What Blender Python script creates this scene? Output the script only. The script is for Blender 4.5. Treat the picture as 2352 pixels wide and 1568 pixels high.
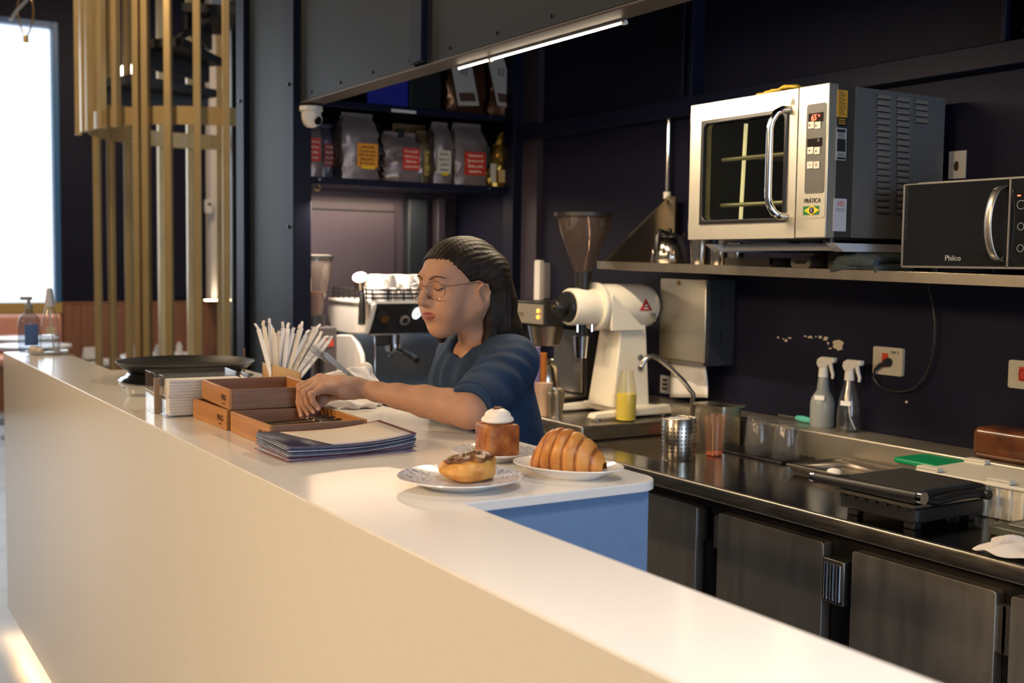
import bpy, bmesh, math, random
from math import sin, cos, pi, radians as RD, atan2, sqrt
from mathutils import Vector as V, Matrix as MX, Euler
random.seed(7)
for o in list(bpy.data.objects): bpy.data.objects.remove(o)
S = bpy.context.scene; COL = S.collection
# ------------------------------------------------------------------ camera
FPX, YAW, PITCH, ROLL, ZC = 2621.3, RD(31.94), RD(3.984), RD(0.7644), 1.475
f_ = V((sin(YAW)*cos(PITCH), cos(YAW)*cos(PITCH), -sin(PITCH)))
r_ = V((cos(YAW), -sin(YAW), 0)); u_ = r_.cross(f_)
R2 = r_*cos(ROLL)+u_*sin(ROLL); U2 = u_*cos(ROLL)-r_*sin(ROLL)
CAM = V((0, 0, ZC))
cd = bpy.data.cameras.new('camera'); co = bpy.data.objects.new('camera', cd); COL.objects.link(co)
m3 = MX((R2, U2, -f_)).transposed(); co.matrix_world = MX.Translation(CAM) @ m3.to_4x4()
cd.sensor_width = 36; cd.lens = 36*FPX/2352; cd.clip_start = .05
cd.dof.use_dof = True; cd.dof.focus_distance = 2.45; cd.dof.aperture_fstop = 4.0
S.camera = co
def at(x, y, X=None, Y=None, Z=None):
    'point of the place seen at photo pixel x, y on the plane X=, Y= or Z='
    d = R2*((x-1176)/FPX) - U2*((y-784)/FPX) + f_
    t = (Z-ZC)/d.z if Z is not None else (X/d.x if X is not None else Y/d.y)
    return CAM + d*t
# ------------------------------------------------------------------ light
w = bpy.data.worlds.new('sky'); S.world = w; w.use_nodes = True
bg = w.node_tree.nodes['Background']; bg.inputs[0].default_value = (.80, .90, 1, 1); bg.inputs[1].default_value = 1.7
S.view_settings.view_transform = 'Standard'; S.view_settings.look = 'None'; S.view_settings.gamma = 1
S.view_settings.use_curve_mapping = False; S.view_settings.exposure = 0.0
def area(name, loc, rot, sx, sy, power, col, spread=180, portal=False):
    l = bpy.data.lights.new(name, 'AREA'); l.shape = 'RECTANGLE'; l.size = sx; l.size_y = sy; l.energy = power; l.color = col
    l.spread = RD(spread)
    if portal: l.cycles.is_portal = True
    o = bpy.data.objects.new(name, l); COL.objects.link(o); o.location = loc; o.rotation_euler = rot; return o
# daylight through the window in the far wall and the shop front behind the camera
area('daylight_far', (.34, 12.4, 2.4), (RD(-90), 0, 0), 3.7, 2.7, 105, (.80, .90, 1))
area('daylight_front', (1.45, -2.9, 1.7), (RD(90), 0, 0), 1.5, 2.2, 52, (.55, .74, 1))
# unseen warm lights on the guests' side, set low to reach the counter front
for i, (x, y, p) in enumerate([(-2.7, -.1, 17), (-2.7, 1.6, 19), (-2.7, 3.3, 17)]):
    area('unseen_warm_light', (x, y, 2.7), (0, RD(-62), 0), .5, .5, p*.82, (1, .69, .38), 80)
area('bar_lamp_light', (.75, .35, 3.0), (0, 0, 0), .4, .4, 15, (1, .89, .84), 100)
area('dining_lamp_light', (2.6, 10.4, 4.3), (0, 0, 0), .6, .6, 70, (1, .70, .42))
area('slat_fill_light', (.1, 5.6, 4.0), (0, RD(-40), 0), .5, .5, 60, (1, .74, .46))  # unseen light added to brighten the near faces of the gold slats
# ------------------------------------------------------------------ materials
MATS = {}
def nd(nt, t, **k):
    n = nt.nodes.new(t)
    for a, b in k.items(): setattr(n, a, b)
    return n
def mat(name, col, rough=.5, metal=0, spec=.5, var=0, scale=8, stretch=(1, 1, 1), bump=0, bscale=None, trans=0, ior=1.45, emit=0, ecol=None, col2=None, kind='noise', rvar=0, coat=0, alpha=1, sss=0, detail=4, aniso=0):
    if name in MATS: return MATS[name]
    m = bpy.data.materials.new(name); m.use_nodes = True; nt = m.node_tree; b = nt.nodes['Principled BSDF']; L = nt.links.new
    b.inputs['Base Color'].default_value = (*col, 1); b.inputs['Roughness'].default_value = rough; b.inputs['Metallic'].default_value = metal
    b.inputs['Specular IOR Level'].default_value = spec; b.inputs['IOR'].default_value = ior
    if trans: b.inputs['Transmission Weight'].default_value = trans
    if coat: b.inputs['Coat Weight'].default_value = coat; b.inputs['Coat Roughness'].default_value = .08
    if alpha < 1: b.inputs['Alpha'].default_value = alpha
    if sss: b.inputs['Subsurface Weight'].default_value = sss; b.inputs['Subsurface Scale'].default_value = .02; b.inputs['Subsurface Radius'].default_value = (1, .35, .2)
    if aniso: b.inputs['Anisotropic'].default_value = aniso
    if emit: b.inputs['Emission Color'].default_value = (*(ecol or col), 1); b.inputs['Emission Strength'].default_value = emit
    if var or bump or rvar or col2:
        tc = nd(nt, 'ShaderNodeTexCoord'); mp = nd(nt, 'ShaderNodeMapping'); mp.inputs['Scale'].default_value = stretch
        L(tc.outputs['Object'], mp.inputs[0])
        def tex(sc):
            if kind == 'wave':
                t = nd(nt, 'ShaderNodeTexWave'); t.inputs['Scale'].default_value = sc; t.inputs['Distortion'].default_value = 6; t.inputs['Detail'].default_value = 3
                t.inputs['Detail Scale'].default_value = 1.4
            elif kind == 'voronoi':
                t = nd(nt, 'ShaderNodeTexVoronoi'); t.inputs['Scale'].default_value = sc
            else:
                t = nd(nt, 'ShaderNodeTexNoise'); t.inputs['Scale'].default_value = sc; t.inputs['Detail'].default_value = detail
            L(mp.outputs[0], t.inputs['Vector']); return t
        t = tex(scale); out = t.outputs['Distance'] if kind == 'voronoi' else t.outputs['Fac']
        if var or col2:
            rp = nd(nt, 'ShaderNodeValToRGB'); L(out, rp.inputs[0])
            c2 = col2 or tuple(max(0, c*(1-var)) for c in col); c1 = col if col2 else tuple(min(1, c*(1+var)) for c in col)
            rp.color_ramp.elements[0].color = (*c2, 1); rp.color_ramp.elements[1].color = (*c1, 1)
            rp.color_ramp.elements[0].position = .32; rp.color_ramp.elements[1].position = .68
            L(rp.outputs[0], b.inputs['Base Color'])
        if rvar:
            mr = nd(nt, 'ShaderNodeMapRange'); L(out, mr.inputs[0]); mr.inputs[3].default_value = max(.02, rough-rvar); mr.inputs[4].default_value = min(1, rough+rvar)
            L(mr.outputs[0], b.inputs['Roughness'])
        if bump:
            t2 = tex(bscale) if bscale else t
            bp = nd(nt, 'ShaderNodeBump'); bp.inputs['Strength'].default_value = bump; bp.inputs['Distance'].default_value = .01
            L(t2.outputs['Distance'] if kind == 'voronoi' else t2.outputs['Fac'], bp.inputs['Height']); L(bp.outputs[0], b.inputs['Normal'])
    MATS[name] = m; return m
def thin(name, tint=(.95, .96, .97), ior=1.45, milk=0, milkc=(.8, .8, .8), rough=.03):
    'thin clear sheet: see-through with a fresnel gloss, optionally milky'
    if name in MATS: return MATS[name]
    m = bpy.data.materials.new(name); m.use_nodes = True; nt = m.node_tree; L = nt.links.new; nt.nodes.remove(nt.nodes['Principled BSDF']); o = nt.nodes['Material Output']
    t = nd(nt, 'ShaderNodeBsdfTransparent'); t.inputs[0].default_value = (*tint, 1); g = nd(nt, 'ShaderNodeBsdfGlossy'); g.inputs['Roughness'].default_value = rough
    lw = nd(nt, 'ShaderNodeLayerWeight'); lw.inputs[0].default_value = .5; pw_ = nd(nt, 'ShaderNodeMath', operation='POWER'); L(lw.outputs['Facing'], pw_.inputs[0]); pw_.inputs[1].default_value = 4
    fr = nd(nt, 'ShaderNodeMath', operation='MULTIPLY_ADD'); L(pw_.outputs[0], fr.inputs[0]); fr.inputs[1].default_value = .55; fr.inputs[2].default_value = ((ior-1)/(ior+1))**2*1.5; a = t.outputs[0]
    if milk:
        df = nd(nt, 'ShaderNodeBsdfDiffuse'); df.inputs[0].default_value = (*milkc, 1); x = nd(nt, 'ShaderNodeMixShader'); x.inputs[0].default_value = milk; L(a, x.inputs[1]); L(df.outputs[0], x.inputs[2]); a = x.outputs[0]
    x = nd(nt, 'ShaderNodeMixShader'); L(fr.outputs[0], x.inputs[0]); L(a, x.inputs[1]); L(g.outputs[0], x.inputs[2]); L(x.outputs[0], o.inputs[0]); MATS[name] = m; return m
# ------------------------------------------------------------------ mesh helpers
class MB:
    def __init__(s): s.v = []; s.f = []
    def add(s, vs, fs):
        n = len(s.v); s.v += [V(p) for p in vs]; s.f += [tuple(i+n for i in f) for f in fs]; return s
    def box(s, x0, x1, y0, y1, z0, z1):
        return s.add([(x0,y0,z0),(x1,y0,z0),(x1,y1,z0),(x0,y1,z0),(x0,y0,z1),(x1,y0,z1),(x1,y1,z1),(x0,y1,z1)],
                     [(0,3,2,1),(4,5,6,7),(0,1,5,4),(1,2,6,5),(2,3,7,6),(3,0,4,7)])
    def obox(s, c, sz, m=None):
        t = MB().box(-sz[0]/2, sz[0]/2, -sz[1]/2, sz[1]/2, -sz[2]/2, sz[2]/2)
        if m is not None: t.xf(m.to_4x4())
        t.xf(MX.Translation(c)); return s.add(t.v, t.f)
    def xf(s, m): s.v = [m @ p for p in s.v]; return s
    def join(s, o): return s.add(o.v, o.f)
    def tube(s, pts, r, n=8, caps=True, close=False, flat=1.0):
        pts = [V(p) for p in pts]; k = len(pts); rs = r if isinstance(r, (list, tuple)) else [r]*k
        T = []
        for i in range(k):
            a = pts[i-1] if (i > 0 or close) else pts[i]; b = pts[(i+1) % k] if (i < k-1 or close) else pts[i]
            T.append((b-a).normalized())
        ref = V((0, 0, 1)) if abs(T[0].z) < .9 else V((1, 0, 0)); N = (ref - T[0]*ref.dot(T[0])).normalized(); vs = []
        for i in range(k):
            N = (N - T[i]*N.dot(T[i])); N = N.normalized() if N.length > 1e-6 else V((1, 0, 0)); B = T[i].cross(N)
            for j in range(n):
                a = 2*pi*j/n; vs.append(pts[i] + (N*cos(a)*flat + B*sin(a))*rs[i])
        fs = [(i*n+j, i*n+(j+1) % n, ((i+1) % k)*n+(j+1) % n, ((i+1) % k)*n+j) for i in range(k if close else k-1) for j in range(n)]
        if caps and not close: fs += [tuple(range(n-1, -1, -1)), tuple((k-1)*n+j for j in range(n))]
        return s.add(vs, fs)
    def cyl(s, p0, p1, r0, r1=None, n=20): return s.tube([p0, p1], [r0, r0 if r1 is None else r1], n)
    def lathe(s, prof, c=(0, 0, 0), n=32, sx=1, sy=1, arc=None, caps=False):
        c = V(c); vs = []; fs = []; k = len(prof); full = arc is None; a0, a1 = arc or (0, 2*pi); m = n if full else n+1
        for r, z in prof:
            for j in range(m):
                a = a0+(a1-a0)*j/n; vs.append(c+V((r*cos(a)*sx, r*sin(a)*sy, z)))
        for i in range(k-1):
            for j in range(n):
                j2 = (j+1) % m; fs.append((i*m+j, i*m+j2, (i+1)*m+j2, (i+1)*m+j))
        if full and caps:
            if prof[0][0] > 1e-6: fs.append(tuple(range(m-1, -1, -1)))
            if prof[-1][0] > 1e-6: fs.append(tuple((k-1)*m+j for j in range(m)))
        return s.add(vs, fs)
    def prism(s, poly, z0, z1, m=None):
        n = len(poly); t = MB(); t.add([(x, y, z0) for x, y in poly]+[(x, y, z1) for x, y in poly],
            [tuple(range(n-1, -1, -1)), tuple(range(n, 2*n))]+[(i, (i+1) % n, n+(i+1) % n, n+i) for i in range(n)])
        if m is not None: t.xf(m)
        return s.join(t)
    def grid(s, nu, nv, fn, cu=False, cv=False):
        vs = [fn(i/(nu if cu else nu-1), j/(nv if cv else nv-1)) for i in range(nu) for j in range(nv)]
        fs = [(i*nv+j, ((i+1) % nu)*nv+j, ((i+1) % nu)*nv+(j+1) % nv, i*nv+(j+1) % nv) for i in range(nu if cu else nu-1) for j in range(nv if cv else nv-1)]
        return s.add(vs, fs)
    def ball(s, c, r, nu=16, nv=10):
        r = (r, r, r) if not isinstance(r, (tuple, list)) else r; c = V(c)
        vs = [c+V((0, 0, r[2]))]; fs = []
        for i in range(1, nv):
            a = pi*i/nv
            for j in range(nu):
                b = 2*pi*j/nu; vs.append(c+V((r[0]*sin(a)*cos(b), r[1]*sin(a)*sin(b), r[2]*cos(a))))
        vs.append(c-V((0, 0, r[2])))
        for j in range(nu):
            fs.append((0, 1+j, 1+(j+1) % nu)); e = len(vs)-1; q = 1+(nv-2)*nu; fs.append((e, q+(j+1) % nu, q+j))
        for i in range(nv-2):
            for j in range(nu): fs.append((1+i*nu+j, 1+(i+1)*nu+j, 1+(i+1)*nu+(j+1) % nu, 1+i*nu+(j+1) % nu))
        return s.add(vs, fs)
    def build(s, name, m, parent=None, smooth=40, bevel=0, seg=2, sub=0, w=False, kind=None, label=None, solid=0):
        me = bpy.data.meshes.new(name)
        off = parent_loc(parent) if (w and parent is not None) else V((0, 0, 0))
        me.from_pydata([tuple(p-off) for p in s.v], [], s.f); me.update()
        bm = bmesh.new(); bm.from_mesh(me); bmesh.ops.recalc_face_normals(bm, faces=bm.faces); bm.to_mesh(me); bm.free()
        if smooth:
            me.polygons.foreach_set('use_smooth', [True]*len(me.polygons)); me.set_sharp_from_angle(angle=RD(smooth))
        me.materials.append(m if not isinstance(m, str) else MATS[m])
        o = bpy.data.objects.new(name, me); COL.objects.link(o)
        if parent is not None: o.parent = parent
        if solid: q = o.modifiers.new('t', 'SOLIDIFY'); q.thickness = solid; q.offset = -1
        if bevel: q = o.modifiers.new('b', 'BEVEL'); q.width = bevel; q.segments = seg; q.limit_method = 'ANGLE'; q.angle_limit = RD(35); q.harden_normals = False
        if sub: q = o.modifiers.new('s', 'SUBSURF'); q.levels = sub; q.render_levels = sub
        if kind: o['kind'] = kind
        if label: o['label'] = label
        return o
def parent_loc(p):
    l = V((0, 0, 0))
    while p is not None: l = l + p.location; p = p.parent
    return l
def thing(name, label, cat, loc=(0, 0, 0), rz=0, group=None):
    o = bpy.data.objects.new(name, None); COL.objects.link(o); o.location = loc; o.rotation_euler = (0, 0, rz); o.empty_display_size = .05
    return tag(o, label, cat, group)
def tag(o, label, cat, group=None):
    o['label'] = label; o['category'] = cat
    if group: o['group'] = group
    return o
def struct(o): o['kind'] = 'structure'; return o
def base(o, loc):
    'move a one-mesh thing so that its origin is loc, geometry staying put'
    loc = V(loc); o.data.transform(MX.Translation(-loc)); o.location = loc; return o
def dup(root, loc, rz=None, label=None, group=None):
    def cp(o, par):
        c = o.copy(); COL.objects.link(c); c.parent = par
        for ch in o.children: cp(ch, c)
        return c
    r = cp(root, None); r.location = loc
    if rz is not None: r.rotation_euler = (0, 0, rz)
    if label: r['label'] = label
    if group: r['group'] = group
    return r
FX = {'-x': MX(((0, 0, -1), (-1, 0, 0), (0, 1, 0))).to_4x4(), '-y': MX(((1, 0, 0), (0, 0, -1), (0, 1, 0))).to_4x4(), 'z': MX.Identity(4), '+x': MX(((0, 0, 1), (1, 0, 0), (0, 1, 0))).to_4x4()}
def text(s, size, loc, face, m, parent, name='lettering', rot=0, ext=.0003, align='CENTER', sx=1, shear=0):
    c = bpy.data.curves.new(name, 'FONT'); c.body = s; c.size = size; c.extrude = ext; c.align_x = align; c.align_y = 'CENTER'; c.shear = shear
    c.resolution_u = 3
    t = bpy.data.objects.new('tmp', c); COL.objects.link(t)
    dg = bpy.context.evaluated_depsgraph_get(); me = bpy.data.meshes.new_from_object(t.evaluated_get(dg)); bpy.data.objects.remove(t)
    F = FX[face] if isinstance(face, str) else face
    me.transform(MX.Translation(loc) @ F @ MX.Rotation(rot, 4, 'Z') @ MX.Diagonal((sx, 1, 1, 1))); me.materials.clear(); me.materials.append(m)
    o = bpy.data.objects.new(name, me); COL.objects.link(o); o.parent = parent; return o
def rbox(x0, x1, y0, y1, z0, z1, r, axis='z', n=4):
    'box with rounded edges along axis'
    if axis == 'z': a0, a1, b0, b1, c0, c1 = x0, x1, y0, y1, z0, z1
    elif axis == 'x': a0, a1, b0, b1, c0, c1 = y0, y1, z0, z1, x0, x1
    else: a0, a1, b0, b1, c0, c1 = z0, z1, x0, x1, y0, y1
    P = []
    for (cx, cy, s0) in ((a1-r, b1-r, 0), (a0+r, b1-r, 1), (a0+r, b0+r, 2), (a1-r, b0+r, 3)):
        for i in range(n+1): t = (s0+i/n)*pi/2; P.append((cx+r*cos(t), cy+r*sin(t)))
    m = None
    if axis == 'x': m = MX(((0, 0, 1, 0), (1, 0, 0, 0), (0, 1, 0, 0), (0, 0, 0, 1)))
    if axis == 'y': m = MX(((0, 1, 0, 0), (0, 0, 1, 0), (1, 0, 0, 0), (0, 0, 0, 1)))
    return MB().prism(P, c0, c1, m)
def box(*a): return MB().box(*a)
def arcpts(c, r, a0, a1, n, plane='xz'):
    o = []
    for i in range(n+1):
        t = a0+(a1-a0)*i/n; x, y = r*cos(t), r*sin(t)
        o.append(V(c)+(V((x, 0, y)) if plane == 'xz' else V((x, y, 0)) if plane == 'xy' else V((0, x, y))))
    return o
# palette
NAVY = mat('navy paint', (.0060, .0068, .022), .6, var=.15, scale=3, spec=.25)
NAVYF = mat('navy steel frame', (.005, .007, .024), .5, spec=.22)
BLUEF = mat('blue window frame', (.03, .13, .32), .4)
GREYP = mat('grey sheet panel', (.014, .019, .026), .5, var=.12, scale=2.2, spec=.22)
WALLP = mat('plum dark panel', (.034, .027, .040), .5, var=.08, scale=4)
STEEL = mat('brushed steel', (.56, .52, .45), .30, 1, var=.08, scale=30, stretch=(1, 1, 14), rvar=.08, aniso=.4)
STEELD = mat('worn dark steel', (.34, .31, .27), .33, 1, var=.12, scale=14, stretch=(1, 1, 8), rvar=.08)
CHROME = mat('chrome', (.82, .82, .82), .1, 1)
WHITES = mat('white solid surface', (.80, .775, .735), .16, var=.012, scale=60, detail=8)
BLACK = mat('black plastic', (.012, .012, .013), .38)
BLACKG = mat('gloss black', (.010, .010, .011), .12)
WHITEP = mat('white plastic', (.78, .76, .72), .4)
CREAM = mat('cream enamel', (.74, .67, .52), .33)
GOLD = mat('gold painted steel', (.52, .37, .17), .38, metal=.35, var=.06, scale=6)
GLASS = thin('clear glass', (.96, .96, .96), 1.3, .03)
CLEARP = thin('clear acrylic', (.985, .985, .985), 1.35, .02)
PAPERW = mat('white paper', (.82, .81, .80), .8, bump=.08, scale=40)
WOOD = mat('oiled wood', (.34, .165, .062), .42, col2=(.22, .098, .036), kind='wave', scale=9, stretch=(.5, 1, 7), bump=.08)
WAINS = mat('wainscot wood', (.33, .15, .075), .5, col2=(.24, .10, .048), scale=5, stretch=(9, 9, .35))
SCREW = mat('screw steel', (.4, .4, .42), .35, 1); BOLT = mat('dark bolt', (.03, .033, .04), .4, .5)
# ------------------------------------------------------------------ room shell
def S1(name, mb, m, **k): return struct(mb.build(name, m, **k))
XL, XR, YB, YF, ZT = -3.6, 2.70, 12.5, -3.0, 4.6
fl = S1('floor', box(XL, 5.6, YF, YB, -.08, 0), mat('polished concrete', (.30, .30, .31), .42, var=.18, scale=3.5, detail=8, bump=.05))
S1('ceiling', box(XL, 5.6, YF, YB, ZT, ZT+.08), mat('dark ceiling', (.03, .03, .038), .8))
S1('wall_left', box(XL-.1, XL, YF, YB, 0, ZT), mat('warm grey plaster', (.42, .38, .33), .8, var=.05))
wr = S1('wall_right', box(XR, XR+.12, YF, 4.9, 0, ZT), NAVY)
S1('wall_stair', box(5.5, 5.6, 4.9, YB, 0, ZT), NAVY)
# far wall with the big window
WX0, WX1, WZ0, WZ1 = -1.6, 2.285, .995, 3.84
wb = S1('wall_back', box(WX1, 5.6, YB, YB+.12, 0, ZT).box(XL, WX0, YB, YB+.12, 0, ZT).box(WX0, WX1, YB, YB+.12, WZ1, ZT).box(WX0, WX1, YB, YB+.12, 0, WZ0), NAVY)
win = S1('window_1', box(WX1-.06, WX1, YB-.03, YB+.1, WZ0, WZ1).box(WX0, WX0+.06, YB-.03, YB+.1, WZ0, WZ1).box(WX0+.06, WX1-.06, YB-.03, YB+.1, WZ1-.06, WZ1), BLUEF, bevel=.004)
box(WX0+.04, WX1-.04, YB+.04, YB+.05, WZ0, WZ1-.04).build('pane', mat('window pane', (1, 1, 1), .0, trans=1, ior=1.01, spec=.1), win)
box(WX0, WX1, YB-.06, YB+.06, WZ0-.11, WZ0).build('window_sill', mat('mustard sill', (.50, .36, .10), .45), win, bevel=.004)
# shop front behind the camera
S1('wall_front', box(XL, -1.8, YF-.1, YF, 0, ZT).box(2.2, XR, YF-.1, YF, 0, ZT).box(-1.8, 2.2, YF-.1, YF, 2.9, ZT).box(-1.8, 2.2, YF-.1, YF, 0, .4), NAVY)
wn = S1('window_2', box(-1.8, -1.74, YF-.08, YF+.02, .4, 2.9).box(2.14, 2.2, YF-.08, YF+.02, .4, 2.9).box(.17, .23, YF-.08, YF+.02, .4, 2.9).box(-1.74, 2.14, YF-.08, YF+.02, 2.84, 2.9).box(-1.74, 2.14, YF-.08, YF+.02, .4, .46), BLUEF)
box(-1.75, 2.15, YF-.04, YF-.03, .45, 2.85).build('pane', MATS['window pane'], wn)
# wood wainscot of the far wall: boards
wa = S1('trim_1', box(WX1, 5.5, YB-.05, YB, 0, .985), WAINS)
nb = 18
for i in range(nb):
    a = WX1+.006+(3.2/nb)*i
    box(a, a+3.2/nb-.004, YB-.062, YB-.05, .02, .98).build('plank', WAINS, wa, bevel=.002)
box(WX1, 5.5, YB-.07, YB, .98, 1.0).build('ledge', WAINS, wa, bevel=.003)
# pale pilaster with its small up-light beside the stair
p0 = at(479, 500, Y=12.3); p1 = at(523, 500, Y=12.3)
S1('trim_2', box(p0.x, p1.x, 12.2, 12.4, 1.0, 4.5), mat('pale plaster', (.74, .70, .68), .7), bevel=.006)
sc = thing('uplight', 'small up-light glowing at the foot of the pale pilaster', 'lamp', (at(503, 690, Y=12.1).x, 12.1, 1.0))
box(-.16, .16, -.05, .05, 0, .02).build('housing', BLACK, sc, bevel=.004)
box(-.15, .15, -.04, .04, .02, .026).build('diffuser', mat('lamp diffuser warm', (1, .8, .55), .4, emit=14, ecol=(1, .78, .5)), sc)
# ------------------------------------------------------------------ steel box of the bar kitchen
PX = 1.65
# side panel of the niche with its two posts, the seam, and the grey fascia over the bar
S1('wall_partition', box(PX, PX+.04, 4.33, 4.80, 0, 3.4), GREYP)
def post(name, x0, x1, y0, y1, z0, z1, bolts=()):
    o = S1(name, box(x0, x1, y0, y1, z0, z1), NAVYF, bevel=.003)
    for p in bolts: MB().cyl(p, (p[0]-.006, p[1], p[2]), .007, n=8).build('bolt', BOLT, o)
    return o
post('trim_3', PX-.025, PX+.05, 4.22, 4.33, 0, 3.4, [(PX-.025, 4.27, z) for z in (2.15, 2.6, 3.0, 1.6)])
post('trim_4', PX-.025, PX+.05, 4.80, 4.90, 0, 3.4, [(PX-.025, 4.85, z) for z in (2.15, 2.6)])
fa = S1('trim_5', box(PX, PX+.02, 3.245, 4.22, 2.08, 3.4), GREYP)
box(PX, PX+.02, .2, 3.16, 2.08, 3.4).build('fascia_sheet', GREYP, fa)
box(PX-.022, PX+.03, 3.16, 3.245, 2.085, 3.4).build('fascia_post', NAVYF, fa, bevel=.003)
for k in range(9):
    y = 4.1-k*.27
    MB().cyl((PX, y, 2.105), (PX-.004, y, 2.105), .005, n=8).build('rivet', BOLT, fa)
ub = S1('trim_6', box(PX, PX+.085, .2, 4.30, 2.072, 2.08).box(PX+.065, PX+.085, .2, 4.30, 2.08, 2.2), mat('brown grey beam', (.085, .07, .065), .5), bevel=.003)
# light bar under the fascia
lb = thing('light_bar', 'slim warm white light bar under the grey fascia over the bar', 'lamp', (1.728, 2.27, 2.0645))
box(-.006, .006, 0, .83, .001, .0075).build('housing', mat('light bar housing', (.5, .48, .45), .4, 1), lb)
MB().cyl((0, .01, -.001), (0, .63, -.001), .0030, n=12).cyl((0, .65, -.001), (0, .83, -.001), .0030, n=12).build('tube', mat('light tube', (1, .86, .66), .4, emit=22, ecol=(1, .80, .58)), lb)
for y in (.0, .64): MB().cyl((0, y-.006, -.002), (0, y+.006, -.002), .006, n=10).build('end_cap', WHITEP, lb)
a_ = area('light_bar_light', (1.74, 2.68, 2.055), (0, RD(-14), 0), .03, .85, 17, (1, .78, .52))
# ceiling of the steel box, end wall of the niche
S1('wall_niche', box(PX+.04, XR, 4.86, 4.90, 0, 3.4), WALLP)
S1('wall_niche_upper', box(PX+.04, XR, 4.845, 4.86, 1.80, 3.4), mat('black back board', (.012, .012, .016), .6))
pn = S1('trim_7', box(PX+.045, 2.36, 4.838, 4.858, .9, 1.735), WALLP)
box(PX+.045, 2.36, 4.83, 4.84, 1.70, 1.705).build('joint', BLACK, pn)
S1('trim_8', box(2.415, 2.52, 4.80, 4.86, .9, 1.77), GREYP, bevel=.01)
S1('trim_12', box(2.56, 2.60, 4.78, 4.86, .9, 1.77), WALLP, bevel=.004)
# right wall frame: posts and beam
post('trim_9', XR-.075, XR+.0, 4.22, 4.30, 0, 3.4)
S1('trim_13', box(XR-.03, XR, 4.10, 4.22, .0, 3.4), WALLP)
bz0, bz1 = 1.995, 2.058
bmw = S1('trim_10', box(XR-.06, XR, -.5, 4.22, bz0, bz1), NAVYF, bevel=.003)
for px in (1555,):
    y = at(px, 120, X=2.6).y
    for dy in (-.028, .02): S1('trim_11', box(XR-.055, XR, y+dy, y+dy+.022, bz1, 3.4), NAVYF, bevel=.002)
    box(XR-.02, XR, y-.01, y+.022, bz1, 3.4).build('web', BLACK, bmw)
    for z in (2.09, 2.16, 2.42): MB().cyl((XR-.02, y+.006, z), (XR-.03, y+.006, z), .006, n=8).build('bolt', BOLT, bmw)
y = at(2312, 50, X=2.6).y
S1('trim_14', box(XR-.055, XR, y-.045, y-.02, bz1, 3.4).box(XR-.055, XR, y+.035, y+.05, bz1, 3.4), NAVYF, bevel=.002)
for z in (2.09, 2.14): MB().cyl((XR, y+.01, z), (XR-.012, y+.01, z), .006, n=8).build('bolt', BOLT, bmw)
S1('ceiling_bar', box(PX+.02, XR, .2, 4.86, 3.38, 3.42), BLACK)
# ------------------------------------------------------------------ bar counter
CX0, CX1, CX2, CY0, CY1, CY2 = .66, .868, 1.272, 1.525, 3.90, 4.79
ct = thing('bar_counter', 'long white bar counter with a lit foot running across the picture', 'counter', (CX0, CY2, 0))
P = [(CX0, -1.2), (CX1, -1.2), (CX1, CY0)]
r = .055
for i in range(9): t = -pi/2+i*pi/16; P.append((CX2-r+r*cos(t), CY0+r+r*sin(t)))
P += [(CX2, CY1), (CX1, CY1), (CX1, CY2), (CX0, CY2)]
pass
tp = MB().prism(P, 1.084, 1.10).build('countertop', WHITES, ct, w=True); bm_ = bmesh.new(); bm_.from_mesh(tp.data)
bmesh.ops.bevel(bm_, geom=[e for e in bm_.edges if all(v.co.z > 1.099 for v in e.verts)], offset=.002, segments=2, affect='EDGES', clamp_overlap=True); bm_.to_mesh(tp.data); bm_.free()
tp.data.polygons.foreach_set('use_smooth', [True]*len(tp.data.polygons)); tp.data.set_sharp_from_angle(angle=RD(50))
box(CX0, CX0+.018, -1.2, CY2, .09, 1.084).build('front_panel', WHITES, ct, w=True)
box(CX0+.018, CX1-.004, CY2-.02, CY2-.002, .09, 1.0838).build('end_panel', WHITES, ct, w=True)
BLUEP = mat('blue laminate', (.15, .25, .43), .42, var=.03, scale=30)
box(CX0+.018, CX2-.03, CY0+.012, CY0+.03, 0.0, 1.0838).build('blue_end_panel', BLUEP, ct, w=True, label='blue panel under the counter end')
box(CX2-.06, CX2-.042, CY0+.03, CY1-.01, 0, 1.0838).build('inner_panel', BLACK, ct, w=True)
box(CX1-.03, CX1-.012, -1.2, CY0+.012, 0, 1.0838).build('inner_panel', BLUEP, ct, w=True)
box(CX0+.08, CX0+.10, -1.2, CY2-.05, 0, .20).build('plinth', BLACK, ct, w=True)
box(CX0+.03, CX0+.045, -1.2, CY2-.05, .115, .125).build('foot_light', mat('foot light strip', (1, .75, .45), .4, emit=60, ecol=(1, .66, .34)), ct, w=True, label='warm light strip under the counter')
# ------------------------------------------------------------------ spiral stair with gold slat cage
SC = V((2.32, 7.36, 0)); SR = .79; RZ = 2.245
st = thing('spiral_stair', 'spiral stair with black treads inside a cage of gold vertical slats', 'staircase', SC)
def ringm(r0, r1, z0, z1, n=48):
    vs = []; fs = []
    for i in range(n):
        a = 2*pi*i/n
        for r, z in ((r0, z0), (r1, z0), (r1, z1), (r0, z1)): vs.append((r*cos(a), r*sin(a), z))
    for i in range(n):
        j = (i+1) % n
        for k in range(4): fs.append((i*4+k, j*4+k, j*4+(k+1) % 4, i*4+(k+1) % 4))
    return MB().add(vs, fs)
ring = ringm(SR-.012, SR, RZ, RZ+.105).build('ring_band', GOLD, st)
for k in range(24):
    a = 2*pi*k/24
    for dz in (.03, .075): MB().cyl((( SR-.012)*cos(a), (SR-.012)*sin(a), RZ+dz), ((SR-.018)*cos(a), (SR-.018)*sin(a), RZ+dz), .007, n=6).build('bolt', SCREW, ring)
ringm(SR-.012, SR, 4.3, 4.4).build('ring_band', GOLD, st)
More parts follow.
